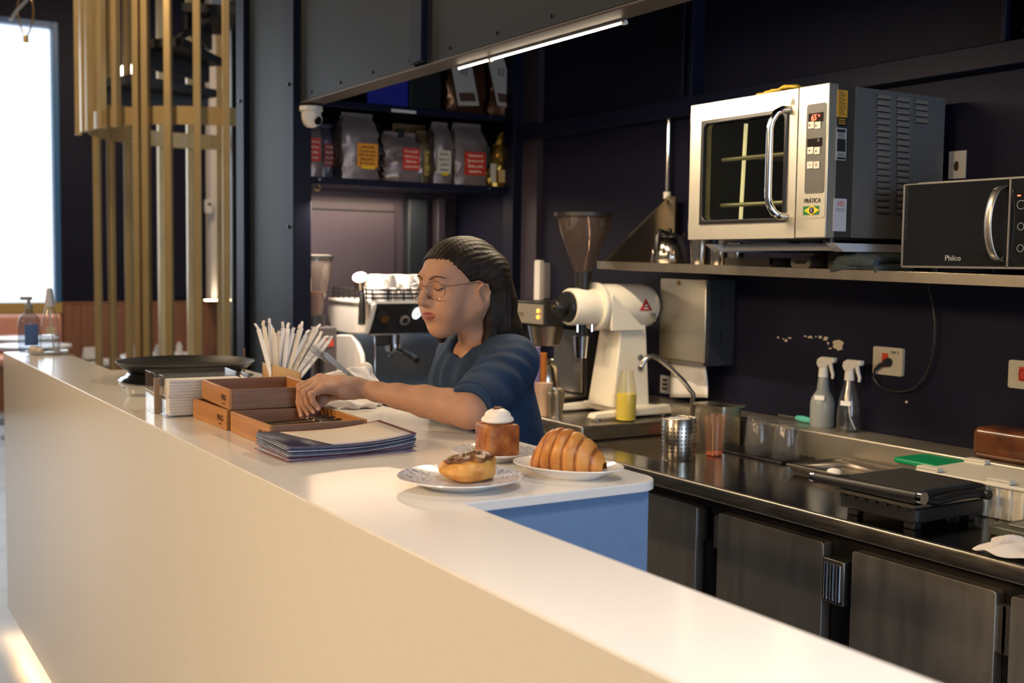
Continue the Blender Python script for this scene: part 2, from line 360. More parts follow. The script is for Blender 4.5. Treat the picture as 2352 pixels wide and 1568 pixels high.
def circ_hit(px, near, r):
    d = at(px, 590, Z=1.47); d = V((d.x, d.y, 0)).normalized(); b = d.dot(SC); q = b*b-SC.length_squared+r*r
    if q < 0: return d*b-SC
    return d*(b-sqrt(q) if near else b+sqrt(q))-SC
def slat(px, near, z0, z1, r=SR+.03, wide=.040, deep=.040):
    p = circ_hit(px, near, r); a = atan2(p.y, p.x)
    box(-deep/2, deep/2, -wide/2, wide/2, 0, z1-z0).xf(MX.Translation((p.x, p.y, z0)) @ MX.Rotation(a, 4, 'Z')).build('slat', GOLD, st, bevel=.003)
for px in (318, 371, 437, 505): slat(px, True, 0, 4.5)
for px in (225, 257, 296, 338, 389, 455, 520): slat(px, False, 0, 4.5)
for px in (184, 197, 209, 238, 271): slat(px, True, RZ-.02, 4.5, SR+.05)
for px in (600, 670, 740): slat(px, True, 0, 4.5)
MB().cyl((.13, -.05, 0), (.13, -.05, 4.5), .06).build('centre_pole', BLACK, st)
for k in range(13):
    a = RD(198+26*(k-6)); z = 2.50+.2*(k-6)
    if z < 2.38: continue
    m = MX.Rotation(a, 4, 'Z'); w0, w1 = .06, .17
    MB().prism([(.05, -w0), (.72, -w1), (.72, w1), (.05, w0)], z, z+.05).prism([(.05, -w0), (.70, -w1), (.70, -w1+.03), (.05, -w0+.03)], z-.10, z).xf(m).build('tread', mat('black stair steel', (.016, .016, .018), .5), st)
# handrail curve glimpsed inside the cage
hp = [(0.66*cos(RD(150+12*i)), .66*sin(RD(150+12*i)), 2.1+.095*i) for i in range(6, 16)]
MB().tube(hp, .022, 8).build('handrail', MATS['black stair steel'], st)
# ------------------------------------------------------------------ lamps
GLOBE = mat('glowing opal globe', (1, .96, .9), .3, emit=6, ecol=(1, .9, .74))
def pendant(px, py, Y, r, top, lab, loop=True):
    c = at(px, py, Y=Y); t = thing('pendant_lamp', lab, 'lamp', (c.x, c.y, c.z-r), group='opal pendant lamps')
    MB().ball((0, 0, r), r, 20, 12).build('globe', GLOBE, t)
    MB().cyl((0, 0, 2*r-.006), (0, 0, 2*r+.05), .018).build('cap', mat('brass', (.55, .36, .14), .3, 1), t)
    z = 2*r+.05
    if loop:
        pts = [V((.045*sin(a)*(1.1-.35*cos(a)), 0, z+.14-.14*cos(a))) for a in [2*pi*i/20 for i in range(20)]]
        MB().tube(pts, .0055, 6, close=True).build('wire_loop', MATS['brass'], t); z += .28
    MB().cyl((0, 0, z-.01), (0, 0, top-(c.z-r)), .006, n=6).build('cord', MATS['brass'] if loop else BLACK, t)
    return t
pendant(60, 128, 8.6, .085, 4.6, 'opal globe pendant on a brass loop hanging before the bright window')
pendant(297, 180, 10.5, .12, 4.6, 'opal globe lamp glimpsed behind the stair slats', False)
cb = [at(x, y, Y=8.5) for x, y in ((24, 46), (40, 22), (58, 4), (75, -22))]
tag(base(MB().tube(cb, .012, 6).build('ceiling_cable', mat('grey cable', (.35, .37, .40), .5)), cb[-1]), 'pale grey cable sagging near the window top', 'cable')
sn = at(479, 475, Y=12.17)
ws = thing('motion_sensor', 'small white sensor on the edge of the pale pilaster', 'sensor', (sn.x, 12.2, sn.z-.07))
rbox(-.035, .035, -.06, 0, 0, .15, .02, 'y').build('housing', WHITEP, ws); MB().ball((0, -.06, .1), .018, 10, 6).build('lens', BLACK, ws)
# ------------------------------------------------------------------ dining corner beyond the counter
PINK = mat('salmon upholstery', (.70, .36, .27), .6, var=.06, scale=5)
b = thing('banquette', 'salmon pink upholstered bench under the bright window', 'bench', (-.3, 12.05, 0))
box(-1.3, 2.55, -.35, .38, .0, .42).build('plinth', WAINS, b); rbox(-1.3, 2.55, -.38, .3, .42, .5, .03, 'x').build('seat_cushion', PINK, b)
for k in range(4): rbox(-1.3+k*.965, -1.3+k*.965+.955, .24, .38, .5, .885, .05, 'x').build('back_cushion', PINK, b, bevel=.015)
WT = mat('white table top', (.85, .86, .88), .25)
def table(x, y, r, lab):
    t = thing('round_table', lab, 'table', (x, y, 0), group='round dining tables')
    MB().lathe([(0, .72), (r-.02, .72), (r, .735), (r-.004, .75), (0, .75)], n=40).build('table_top', WT, t)
    MB().cyl((0, 0, .03), (0, 0, .72), .035).build('pedestal', BLACK, t); MB().lathe([(0, 0), (.25, 0), (.25, .012), (.04, .04), (0, .04)]).build('foot', BLACK, t)
q = at(75, 792, Z=.75); table(q.x, q.y, .30, 'white round table nearest the end of the bar')
q = at(55, 756, Z=.75); table(q.x*.90, q.y*.90, .30, 'white round table by the pink bench under the window')
q = at(372, 814, Z=.75); table(q.x, q.y, .30, 'white round table with condiments behind the gold slats')
# condiments standing on the table behind the slats
RED = mat('red plastic', (.55, .05, .03), .4); TQ = mat('teal label', (.03, .30, .26), .5)
def bottle(px, m, h, r, lab, cap):
    p = at(px, 842, Z=.75)
    t = thing('condiment_bottle', lab, 'bottle', (q.x+(px-372)*.0034*.9, q.y+random.uniform(-.06, .06), .75))
    MB().lathe([(0, 0), (r, 0), (r, h*.6), (r*.5, h*.75), (r*.5, h*.85), (0, h*.85)], n=14).build('body', m, t)
    MB().cyl((0, 0, h*.84), (0, 0, h), r*.55, n=10).build('cap', cap, t)
bottle(300, PAPERW, .10, .025, 'white bottle with a red cap leftmost among the condiments', RED)
bottle(334, TQ, .085, .035, 'teal labelled jar among the condiments behind the slats', BLACK)
bottle(363, PAPERW, .075, .022, 'plain white shaker among the condiments behind the slats', WHITEP)
bottle(388, RED, .085, .022, 'red sauce bottle among the condiments behind the slats', WHITEP)
bottle(415, PAPERW, .11, .022, 'tall white bottle rightmost among the condiments', RED)
nk = at(208, 828, Z=.75); nkb = thing('napkin_holder', 'white paper napkins fanned in a holder behind the bar end', 'napkins', (nk.x, nk.y, .75), RD(20))
for k in range(5): box(-.05, .05, -.002, .002, 0.012, .095).xf(MX.Translation((0, .015*k-.03, 0)) @ MX.Rotation(RD(-16+8*k), 4, 'X')).build('napkin', PAPERW, nkb)
box(-.055, .055, -.04, .04, 0, .012).build('tray', BLACK, nkb)
table(nk.x, nk.y, .20, 'small white round table under the napkin holder')
# ------------------------------------------------------------------ niche: shelves, bags, espresso corner
YS = 4.265
for z0, lab, nm in ((1.772, 'dark steel shelf carrying the row of coffee bags', 'lower'), (2.078, 'dark steel top shelf with copper bags and a blue card', 'upper')):
    t = thing('niche_shelf', lab, 'shelf', (1.70, YS, z0))
    box(0, .915, .0, .56, .012, .028).build('board', NAVYF, t, bevel=.002); box(0, .915, -.004, .015, 0, .028).build('lip', NAVYF, t, bevel=.003)
    for k in (.05, .83): MB().cyl((k, -.004, .018), (k, -.008, .018), .005, n=8).build('screw', SCREW, t)
LZ, UZ = 1.80, 2.106
area('niche_shelf_light', (2.10, 4.70, 1.765), (0, 0, 0), .7, .05, 6.0, (1, .74, .50))
area('niche_spot_light', (1.79, 4.24, 1.72), (RD(12), RD(-8), 0), .06, .12, 11, (1, .82, .64))
FOIL = mat('lilac grey foil bag', (.22, .18, .185), .36, metal=.3, bump=.5, scale=9, var=.12)
FOILD = mat('dark grey foil bag', (.10, .10, .13), .36, metal=.3, bump=.5, scale=9)
COPPER = mat('copper foil bag', (.20, .085, .04), .26, metal=.8, bump=.7, scale=8)
GOLDF = mat('gold foil bag', (.50, .30, .06), .26, metal=.8, bump=.8, scale=10)
BROWNF = mat('brown kraft bag', (.17, .10, .05), .5, bump=.5, scale=9)
LR, LO, LY, LW = mat('red bag label', (.50, .035, .02), .5), mat('orange bag label', (.78, .30, .02), .5), mat('yellow bag label', (.50, .36, .10), .5), mat('pale bag label', (.60, .58, .50), .5)
INK = mat('white ink', (.75, .70, .66), .6); INKD = mat('dark ink', (.03, .03, .035), .6); LYB = mat('bright yellow band', (.85, .55, .02), .5)
def scrawl(w, h, rows, m, par, y, cx, cz, seed):
    'lines of small handwriting printed on a label'
    rr = random.Random(seed)
    for k in range(rows):
        zz = cz+h*(.34-.68*k/max(1, rows-1)); L = w*rr.uniform(.55, .85); pts = []; n = 26
        for i in range(n): pts.append((cx-L/2+L*i/(n-1), y, zz+h*.055*sin(i*1.9+rr.random()*2)*(1.5 if i < 3 else 1)))
        MB().tube(pts, w*.014, 4).build('lettering', m, par)
def bag(x0, x1, zt, m, lab, y=YS+.03, d=.085, labm=None, lb=None, rz=0, ink=INK, seed=1, zb=None, band=False, clip=False, rows=4, taper=.16, crush=.010):
    z0 = LZ if zb is None else zb; h = zt-z0; wd = x1-x0; t = thing('coffee_bag', lab, 'coffee bag', ((x0+x1)/2, y+d/2, z0), rz, 'coffee bags on the niche shelves')
    rr = random.Random(seed); N = 14
    def fn(u, v):
        zz = h*v; k = max(0, (v-.70)/.30); k = k*k*(3-2*k); dd = d*(1-k)+.006*k; ww = wd*(1-taper*k)
        i = int(round(u*28)) % 28
        side, f = divmod(i, 7); f = f/7
        p = [(-.5+f, -.5), (.5, -.5+f), (.5-f, .5), (-.5, .5-f)][side]
        gx = (.08*k) if side in (1, 3) else 0; x = p[0]*ww*(1-gx*(1-abs(p[1])*2)); yy = p[1]*dd
        yy += (.010*(1-(2*p[0])**2) if side == 0 else 0)*-1*(1-k)
        return V((x+rr.uniform(-crush, crush)*.6, yy+rr.uniform(-crush, crush)*(.5 if v > .05 else 0), zz))
    mb = MB().grid(28, N, fn, cu=True); mb.f.append(tuple(range(0, 28*N, N))); mb.f.append(tuple(i*N+N-1 for i in range(28)))
    mb.build('bag_body', m, t, smooth=50)
    box(-wd*.44, wd*.44, -.008, .008, h-.012, h+.002).build('folded_top', m, t)
    if labm is not None:
        lx0, lx1, lz0, lz1 = lb; c = (x0+x1)/2
        L = box(lx0-c, lx1-c, -d/2-.0155, -d/2-.013, lz0-z0, lz1-z0).build('label_sticker', labm, t)
        scrawl(lx1-lx0, lz1-lz0, rows, ink, L, -d/2-.0162, (lx0+lx1)/2-c, (lz0+lz1)/2-z0, seed)
        if band: box(lx0-c+.02, lx1-c-.012, -d/2-.0165, -d/2-.0135, lz0-z0-.008, lz0-z0+.004).build('band', LYB, L)
    if clip:
        box(-.012, .02, -.014, .014, h-.02, h+.016).build('clip', BLACK, t, bevel=.003)
    return t
def bx(p, y): return at(p, 350, Y=y).x
def bz(p, q, y): return at(p, q, Y=y).z
def pbag(p0, p1, top, m, lab, lp=None, y=YS+.03, **k):
    lb = None
    if lp: lb = (bx(lp[0], y), bx(lp[1], y), bz((lp[0]+lp[1])/2, lp[3], y), bz((lp[0]+lp[1])/2, lp[2], y))
    return bag(bx(p0, y), bx(p1, y), bz((p0+p1)/2, top, y), m, lab, y=y, lb=lb, **k)
pbag(697, 741, 275, FOIL, 'grey foil bag with a red label half hidden by the security camera', (699, 733, 317, 371), labm=LR, seed=2)
pbag(737, 772, 285, FOILD, 'dark foil bag with a dim red label, second from the left post', (741, 766, 330, 383), y=YS+.14, labm=mat('dim red label', (.28, .03, .03), .5), seed=3, zb=None)
pbag(787, 868, 259, FOIL, 'tall grey foil bag with a large orange label', (817, 864, 330, 384), labm=LO, ink=INKD, seed=4, band=True, rows=5)
pbag(886, 967, 303, FOIL, 'short crumpled silver bag with red label and a black clip', (922, 960, 341, 391), y=YS+.012, labm=LR, seed=5, clip=True, crush=.02)
pbag(905, 990, 285, BROWNF, 'brown kraft bag standing behind the clipped silver bag', None, y=YS+.27, seed=6)
pbag(964, 996, 300, mat('olive brown bag', (.12, .085, .04), .45, bump=.4), 'narrow brown bag with a yellow label', (971, 997, 348, 404), y=YS+.12, labm=LY, ink=INKD, seed=7, rows=3)
pbag(999, 1039, 280, FOIL, 'narrow grey bag with a pale off-white label', (1001, 1032, 346, 399), y=YS+.05, labm=LW, ink=INKD, seed=8, band=True)
pbag(1047, 1117, 283, FOIL, 'grey foil bag with a red label beside the gold pouch', (1064, 1112, 350, 403), labm=LR, seed=9)
# gold crumpled pouch
gp = thing('foil_pouch', 'crumpled gold foil pouch at the right end of the lower shelf', 'coffee bag', (bx(1146, YS+.06), YS+.07, LZ), group='coffee bags on the niche shelves')
rr = random.Random(11)
def gfn(u, v):
    a = 2*pi*u; w_ = .062*(1-.85*v**2.2)*(1+.12*sin(9*v)); return V((w_*cos(a)+.028*v*v, .04*(1-.8*v)*sin(a), .245*v))+V((rr.uniform(-1, 1), rr.uniform(-1, 1), 0))*.005
MB().grid(22, 14, gfn, cu=True).build('pouch_body', GOLDF, gp, smooth=20)
box(-.02, .03, -.047, -.043, .02, .075).build('label_sticker', mat('tan label', (.55, .40, .2), .5), gp); box(-.058, -.03, -.037, -.033, .02, .10).build('side_patch', LW, gp)
hb = at(1120, 302, Y=YS+.3)
tag(base(box(hb.x-.035, hb.x+.035, YS+.28, YS+.36, LZ, LZ+.2).build('tea_box', mat('pale blue card', (.16, .26, .32), .5), bevel=.003), (hb.x, YS+.32, LZ)), 'pale blue box at the back of the lower shelf', 'box')
# upper shelf
pbag(1026, 1112, 92, COPPER, 'copper foil bag with a slanted white label, left of the pair', None, y=YS+.03, zb=UZ, seed=21, crush=.014, d=.1)
pbag(1122, 1184, 92, COPPER, 'copper foil bag with a slanted white label beside the corner post', None, y=YS+.04, zb=UZ, seed=22, crush=.014, d=.1)
for (a, b2, c2, d2, nm) in ((1040, 1073, 1063, 1098, 0), (1128, 1157, 1150, 1187, 1)):
    pass
def slabel(par, pxs, pys, y, word):
    c = par.location; T = [at(x, yy, Y=y)-c for x, yy in zip(pxs, pys)]; d = V((0, -.004, 0))
    mb = MB().add(T+[p+d for p in T], [(0, 1, 2, 3), (7, 6, 5, 4)]+[(i, (i+1) % 4, 4+(i+1) % 4, 4+i) for i in range(4)]); o = mb.build('label_sticker', mat('white bag label', (.50, .47, .42), .5), par)
    B = [T[3].lerp(T[0], k) for k in (.08, .24)]; C2 = [T[2].lerp(T[1], k) for k in (.08, .24)]
    e = V((0, -.0055, 0)); ii = [B[0].lerp(C2[0], .12), B[0].lerp(C2[0], .88), B[1].lerp(C2[1], .88), B[1].lerp(C2[1], .12)]
    MB().add([p+e for p in ii]+[p+e+V((0, .001, 0)) for p in ii], [(0, 1, 2, 3), (7, 6, 5, 4)]).build('label_band', mat('brown band', (.10, .045, .03), .5), o)
    cc = (T[0]+T[1]+T[2]+T[3])/4+e; text(word, .042, cc+V((0, 0, .03)), '-y', INKD, o, rot=-.15)
ub_ = [o for o in bpy.data.objects if o.name.startswith('coffee_bag') and 'copper' in o['label']]
slabel(ub_[0], (1030, 1076, 1100, 1052), (118, 118, 243, 243), YS+.012, 'SS')
slabel(ub_[1], (1116, 1152, 1186, 1142), (118, 118, 250, 243), YS+.022, 'SS')
tag(base(box(bx(843, YS+.02), bx(936, YS+.02), YS+.02, YS+.028, UZ, UZ+.21).build('blue_card', mat('royal blue card', (.012, .018, .33), .45)), (bx(890, YS+.02), YS+.024, UZ)), 'royal blue card standing on the top shelf', 'card')
cd_ = bpy.data.objects['blue_card']
for k, (w_, z_) in enumerate(((.045, .098), (.06, .122))): box(-w_/2, w_/2, -.0065, -.004, z_, z_+.006).build('print_line', mat('pale print', (.35, .38, .6), .5), cd_)
tag(base(box(bx(940, YS+.05), bx(1012, YS+.05), YS+.05, YS+.2, UZ, UZ+.25).build('black_box', BLACK, bevel=.004), (bx(976, YS+.05), YS+.12, UZ)), 'black box between the blue card and copper bags', 'box')
tag(base(box(bx(897, YS), bx(953, YS), YS-.0075, YS-.0045, 2.079, 2.091).build('shelf_tag', WHITEP), (bx(925, YS), YS-.006, 2.079)), 'white price strip on the edge of the top shelf', 'label')
# brass hooks under the lower shelf
for px, lab in ((706, 'small brass hook under the shelf next to the post'), (729, 'small brass hook under the shelf, right one of the pair')):
    p = at(px, 420, Y=YS+.01); h = thing('cup_hook', lab, 'hook', (p.x, YS+.012, 1.784))
    MB().tube([(0, 0, 0), (0, 0, -.012)]+arcpts((0, 0, -.024), .012, pi/2, -pi*.85, 10), .0035, 6).build('hook_wire', MATS['brass'], h); MB().ball((-.011, 0, -.030), .005, 8, 6).build('tip', MATS['brass'], h)
# dome camera under the fascia end
dc = thing('security_camera', 'white dome security camera under the end of the fascia', 'camera', (1.69, 4.20, 2.062))
MB().lathe([(0, 0), (.045, 0), (.045, -.016), (.040, -.020), (0, -.020)]).build('mount_ring', WHITEP, dc)
MB().lathe([(.038, -.02), (.037, -.045), (.030, -.066), (.017, -.078), (0, -.081)]).build('dome', WHITEP, dc)
MB().cyl((.008, -.024, -.050), (.013, -.037, -.055), .022).build('lens_ring', WHITEP, dc); MB().cyl((.013, -.037, -.055), (.0135, -.039, -.0555), .017).build('lens', BLACKG, dc)
# lower worktop in the niche
nt_ = thing('niche_worktop', 'steel worktop in the niche under the espresso machine', 'worktop', (1.70, 3.98, .87))
box(0, .99, 0, .85, 0, .03).build('top', STEELD, nt_, bevel=.003); box(0.02, .99, .05, .85, -.87, 0).build('base_cabinet', BLACK, nt_)
# espresso machine
EX0, EX1 = 1.905, 2.60
em = thing('espresso_machine', 'white and black two-group espresso machine with cups on top', 'espresso machine', (EX0, 4.3, .90))
EW = mat('white enamel', (.86, .82, .78), .3); EB = mat('machine black', (.022, .022, .025), .35); ES = mat('machine steel', (.55, .58, .62), .22, 1)
def side(px, m, x, name, t=.02):
    P = [at(a, b, X=EX0) for a, b in px]; n = len(P)
    return MB().add([(x, p.y, p.z) for p in P]+[(x+t, p.y, p.z) for p in P], [tuple(range(n-1, -1, -1)), tuple(range(n, 2*n))]+[(i, (i+1) % n, n+(i+1) % n, n+i) for i in range(n)]).build(name, m, em, w=True, bevel=.006)
U = [(765, 686), (815, 690), (857, 698), (849, 732), (838, 767), (806, 767), (764, 760), (755, 735), (751, 712), (755, 695)]
Lg = [(764, 768), (806, 768), (818, 785), (828, 812), (832, 850), (835, 895), (772, 895), (768, 840), (765, 800)]
for x in (EX0, EX1-.02): side(U, EW, x, 'side_panel'); side(Lg, EW, x, 'side_leg')
yf0, zf0 = at(857, 698, X=EX0).y, at(857, 698, X=EX0).z; yf1, zf1 = at(838, 767, X=EX0).y, at(838, 767, X=EX0).z
yb = at(756, 700, X=EX0).y; zt = zf0-.004
fp = MB().add([(x, y_, z_) for x in (EX0+.02, EX1-.02) for y_, z_ in ((yf0+.006, zf0), (yf1+.006, zf1), (yb-.01, zf1), (yb-.01, zf0))], [(0, 1, 2, 3), (7, 6, 5, 4), (0, 4, 5, 1), (1, 5, 6, 2), (2, 6, 7, 3), (3, 7, 4, 0)]).build('body', EB, em, w=True)
box(EX0-.005, EX1+.005, yf0+.02, yb, zt, zt+.014).build('top_tray', EW, em, w=True, bevel=.003)
box(EX0+.02, EX1-.02, yb-.06, yb-.04, .93, zf1).build('back_plate', ES, em, w=True)
box(EX0+.02, EX1-.02, yf0-.01, yb-.05, .915, .955).build('drip_tray', EB, em, w=True, bevel=.006)
box(EX0+.03, EX1-.03, yf0, yb-.06, .955, .962).build('drip_grid', ES, em, w=True)
box(EX0+.02, EX1-.02, yf1-.004, yf1+.03, zf1-.006, zf1).build('trim_strip', ES, em, w=True)
dd = V((0, yf1-yf0, zf1-zf0)).normalized(); nn = V((0, dd.z, -dd.y)); nn = nn if nn.y < 0 else -nn
def onf(px, py):
    P0 = V((EX0, yf0+.006, zf0)); d = at(px, py, X=EX0)-CAM; t = (P0-CAM).dot(nn)/d.dot(nn); return CAM+d*t
c = onf(878, 722); kb = MB().cyl(c, c+nn*.028, .027).cyl(c+nn*.028, c+nn*.03, .02).build('steam_knob', EB, em, w=True); MB().cyl(c+nn*.030, c+nn*.034, .018).build('knob_cap', MATS['brass'], em, w=True)
c = onf(929, 734); MB().cyl(c, c+nn*.008, .021, n=24).build('gauge_ring', mat('gauge silver', (.5, .46, .42), .35, .5), em, w=True); MB().cyl(c+nn*.008, c+nn*.009, .014, n=20).build('gauge_face', EB, em, w=True)
c = onf(957, 718); c = c+nn*.004; MB().ball((0, 0, 0), (.020, .005, .028), 18, 10).xf(MX.Translation(c) @ nn.to_track_quat('-Y', 'Z').to_matrix().to_4x4()).build('badge', mat('lit badge', (.9, .95, .9), .4, emit=2.0, ecol=(.85, .95, .9)), em, w=True); box(-.003, .003, -.0062, -.004, -.010, .010).xf(MX.Translation(c) @ nn.to_track_quat('-Y', 'Z').to_matrix().to_4x4()).build('badge_mark', mat('green mark', (.10, .25, .02), .5), em, w=True)
for k, px in enumerate((890, 995)):
    g = at(px, 782, Y=yf1+.02); gx = EX0+.14+.32*k
    gg = MB().cyl((gx, yf1+.035, zf1), (gx, yf1+.035, zf1-.045), .035, .032).build('group_head', ES, em, w=True)
    MB().cyl((gx, yf1+.035, zf1-.045), (gx, yf1+.035, zf1-.075), .034, .028).tube([(gx, yf1+.03, zf1-.062), (gx+.01, yf1-.05, zf1-.075)], .009, 8).tube([(gx, yf1+.035, zf1-.075), (gx-.015, yf1+.035, zf1-.10)], .007, 8).build('portafilter', CHROME, em, w=True)
    MB().tube([(gx+.01, yf1-.05, zf1-.075), (gx+.022, yf1-.14, zf1-.10)], [.011, .015], 10).build('portafilter_handle', EB, em, w=True)
MB().tube([(EX0+.045, yf1+.01, zf1), (EX0+.045, yf1, zf1-.06), (EX0+.04, yf1-.01, zf1-.2)], .006, 8).build('steam_wand', CHROME, em, w=True)
box(EX0+.05, EX0+.11, yf1+.0, yf1+.03, zf1-.05, zf1-.004).build('valve', EB, em, w=True, bevel=.006)
box(EX0+.06, EX1-.06, yf1+.04, yf1+.055, zf1-.005, zf1-.001).build('work_light', mat('cool work light', (.7, .85, 1), .4, emit=9, ecol=(.62, .82, 1)), em, w=True)
for x in (EX0+.06, EX1-.06):
    for y_ in (yf0+.05, yb-.05): MB().cyl((x, y_, .90), (x, y_, .916), .02).build('foot', EB, em, w=True)
ra = MB()
for z_ in (.012, .028, .044): ra.tube([(EX0+.01, yf0+.03, zt+.014+z_), (EX0+.01, yb-.02, zt+.014+z_)], .004, 6).tube([(EX0+.01, yf0+.03, zt+.014+z_), (EX0+.22, yf0+.03, zt+.014+z_)], .004, 6)
for k in range(8): ra.tube([(EX0+.01, yf0+.03+(yb-yf0-.05)*k/7, zt+.012), (EX0+.01, yf0+.03+(yb-yf0-.05)*k/7, zt+.06)], .0035, 6)
for k in range(4): ra.tube([(EX0+.01+.07*k, yf0+.03, zt+.012), (EX0+.01+.07*k, yf0+.03, zt+.06)], .0035, 6)
ra.build('cup_rail', BLACK, em, w=True)
# cups on the machine
def cup_mesh(r, h): return [(0, .004), (r*.55, .004), (r*.6, 0), (r*.72, 0), (r*.95, h*.45), (r, h), (r*.93, h), (r*.86, h*.45), (r*.5, h*.14), (0, h*.12)]
CUPM = mat('white china', (.84, .80, .77), .2)
zz = zt+.014; cup0 = None; n_ = 0
for lev in range(2):
    for ix in range(5):
        for iy in range(2):
            if lev == 1 and ix == 4: continue
            loc = (EX0+.075+.095*ix+(.03 if lev else 0), yf0+.075+.10*iy+(.02 if lev else 0), zz+.052*lev)
            lab = f"white cup on the espresso machine, {'upper' if lev else 'lower'} tier, {['first', 'second', 'third', 'fourth', 'fifth'][ix]} from the rail, {'back' if iy else 'front'} row"
            if cup0 is None:
                cup0 = thing('coffee_cup', lab, 'cup', loc, group='cups on the espresso machine')
                MB().lathe([(r_c, .052-z_) for r_c, z_ in cup_mesh(.042, .052)], n=24).build('bowl', CUPM, cup0)
                MB().tube(arcpts((.038, 0, .028), .014, -pi*.5, pi*.5, 8), .004, 6).build('handle', CUPM, cup0)
            else: dup(cup0, loc, random.uniform(-2.5, -.6), lab)
pf = at(786, 660, Y=yf0+.06)
pt = thing('spare_portafilter', 'portafilter with black handle leaning on the cup rail', 'portafilter', (EX0-.006, yf0+.10, zz+.062))
MB().cyl((0, 0, -.005), (-.012, -.020, .024), .026, .028).cyl((-.012, -.020, .024), (-.016, -.026, .032), .030).build('basket', mat('basket steel', (.42, .38, .33), .3, 1), pt)
MB().tube([(.0, -.02, .005), (-.02, -.055, -.035)], .008, 8).build('neck', CHROME, pt); MB().tube([(-.02, -.055, -.035), (-.032, -.08, -.08), (-.045, -.105, -.15)], [.011, .014, .015], 10).build('handle', BLACK, pt)
# espresso grinder left of the machine
gx, gy = 1.795, 4.43
gr = thing('espresso_grinder', 'small espresso grinder with a clear bean hopper behind the post', 'grinder', (gx, gy, .90))
rbox(-.07, .07, -.09, .09, 0, .30, .02).build('body', mat('grinder grey', (.10, .085, .085), .35), gr, bevel=.004); box(-.04, .04, -.15, -.085, .0, .02).build('tray', BLACK, gr)
MB().cyl((0, 0, .30), (0, 0, .345), .045).build('collar', BLACK, gr)
MB().lathe([(.034, .345), (.05, .43), (.075, .52), (.077, .575), (.074, .575), (.072, .52), (.047, .43), (.031, .345)]).build('hopper', thin('smoky hopper', (.80, .74, .70), 1.4, .12, (.5, .42, .38)), gr)
MB().lathe([(0, .575), (.08, .575), (.08, .59), (.06, .596), (0, .596)]).build('lid', BLACK, gr)
MB().lathe([(0, .347), (.03, .347), (.044, .42), (.05, .44), (0, .445)]).build('beans', mat('coffee beans', (.20, .07, .03), .4, bump=.8, scale=60), gr, kind='stuff')
MB().tube([(-.02, -.09, .2), (-.02, -.13, .19), (-.02, -.135, .12)], .012, 8).build('spout', BLACK, gr); box(.01, .05, -.092, -.089, .22, .25).build('badge', RED, gr)
# knocked-over white milk jug and dark tray in front of the machine
# ------------------------------------------------------------------ kitchen run along the right wall
WZ, WXF, BSX = .90, 2.0, 2.55
wt = thing('steel_worktop', 'long dark stainless worktop with backsplash along the right wall', 'worktop', (WXF, 2.0, 0))
SK = (2.13, 2.47, 2.62, 2.93)   # sink opening
wm = MB().box(WXF, BSX, -.3, SK[2], WZ-.035, WZ).box(WXF, SK[0], SK[2], SK[3], WZ-.035, WZ).box(SK[1], BSX, SK[2], SK[3], WZ-.035, WZ).box(WXF, BSX, SK[3], 3.97, WZ-.035, WZ)
MIR = mat('polished worktop steel', (.30, .28, .26), .16, 1, var=.08, scale=3, rvar=.05)
wm.build('top', MIR, wt, w=True)
rbox(WXF-.006, WXF+.012, -.3, 3.97, WZ-.038, WZ+.0005, .005, 'y', 3).build('front_edge', STEELD, wt, w=True)
bsp = thing('backsplash', 'stainless backsplash ledge behind the long worktop', 'backsplash', (BSX, 2.0, WZ-.03)); box(BSX+.001, XR-.004, -.3, 3.97, WZ-.03, WZ+.085).build('ledge', mat('backsplash steel', (.50, .46, .38), .36, .85, var=.1, scale=5, rvar=.08), bsp, w=True, bevel=.006, seg=3)
sb = MB().box(SK[0], SK[1], SK[2], SK[2]+.004, .74, WZ-.002).box(SK[0], SK[1], SK[3]-.004, SK[3], .74, WZ-.002).box(SK[0], SK[0]+.004, SK[2], SK[3], .74, WZ-.002).box(SK[1]-.004, SK[1], SK[2], SK[3], .74, WZ-.002).box(SK[0], SK[1], SK[2], SK[3], .736, .742)
sb.build('sink_basin', STEEL, wt, w=True); MB().cyl((2.3, 2.78, .742), (2.3, 2.78, .745), .03).build('drain', CHROME, wt, w=True)
rp = thing('raised_worktop', 'raised steel platform carrying the coffee grinder and brewer', 'worktop', (2.12, 2.97, WZ))
box(2.12, BSX, 2.97, 3.95, WZ, WZ+.05).build('top', STEELD, rp, w=True, bevel=.006, seg=3)
# refrigerated base: carcass and doors
fr = thing('under_counter_fridge', 'stainless undercounter fridge base with three visible doors', 'fridge', (2.06, 1.5, 0))
box(2.06, 2.66, -.3, 2.61, .1, WZ-.036).box(2.06, 2.66, 2.94, 3.96, .1, WZ-.036).box(2.06, 2.10, 2.61, 2.94, .1, WZ-.036).box(2.06, 2.66, 2.61, 2.94, .1, .70).build('carcass', mat('fridge dark steel', (.06, .055, .052), .4, 1), fr, w=True)
for y_ in (0, 1.3, 2.6, 3.8):
    for x_ in (2.14, 2.6): MB().cyl((x_, y_, 0), (x_, y_, .1), .025, n=12).build('foot', BLACK, fr, w=True)
DST = mat('fridge door steel', (.36, .335, .30), .42, .85, var=.10, scale=5, rvar=.07, stretch=(1, 6, 1))
def Yd(px): return at(px, 1200, X=2.03).y
edges = [(2.72, 2.307), (2.222, 1.858), (1.771, 1.399), (1.366, .93)]
DOORS = []
for y1, y0 in edges:
    d = rbox(2.03, 2.06, y0, y1, .14, .826, .008, 'x').build('door', DST, fr, w=True, bevel=.002); DOORS.append(d)
def grip(y, z0, z1, s, d): return rbox(2.036, 2.052, min(y, y+s*.02), max(y, y+s*.02), z0, z1, .006, 'x').build('door_grip', mat('grip steel', (.42, .40, .37), .35, 1), DOORS[d], w=True)
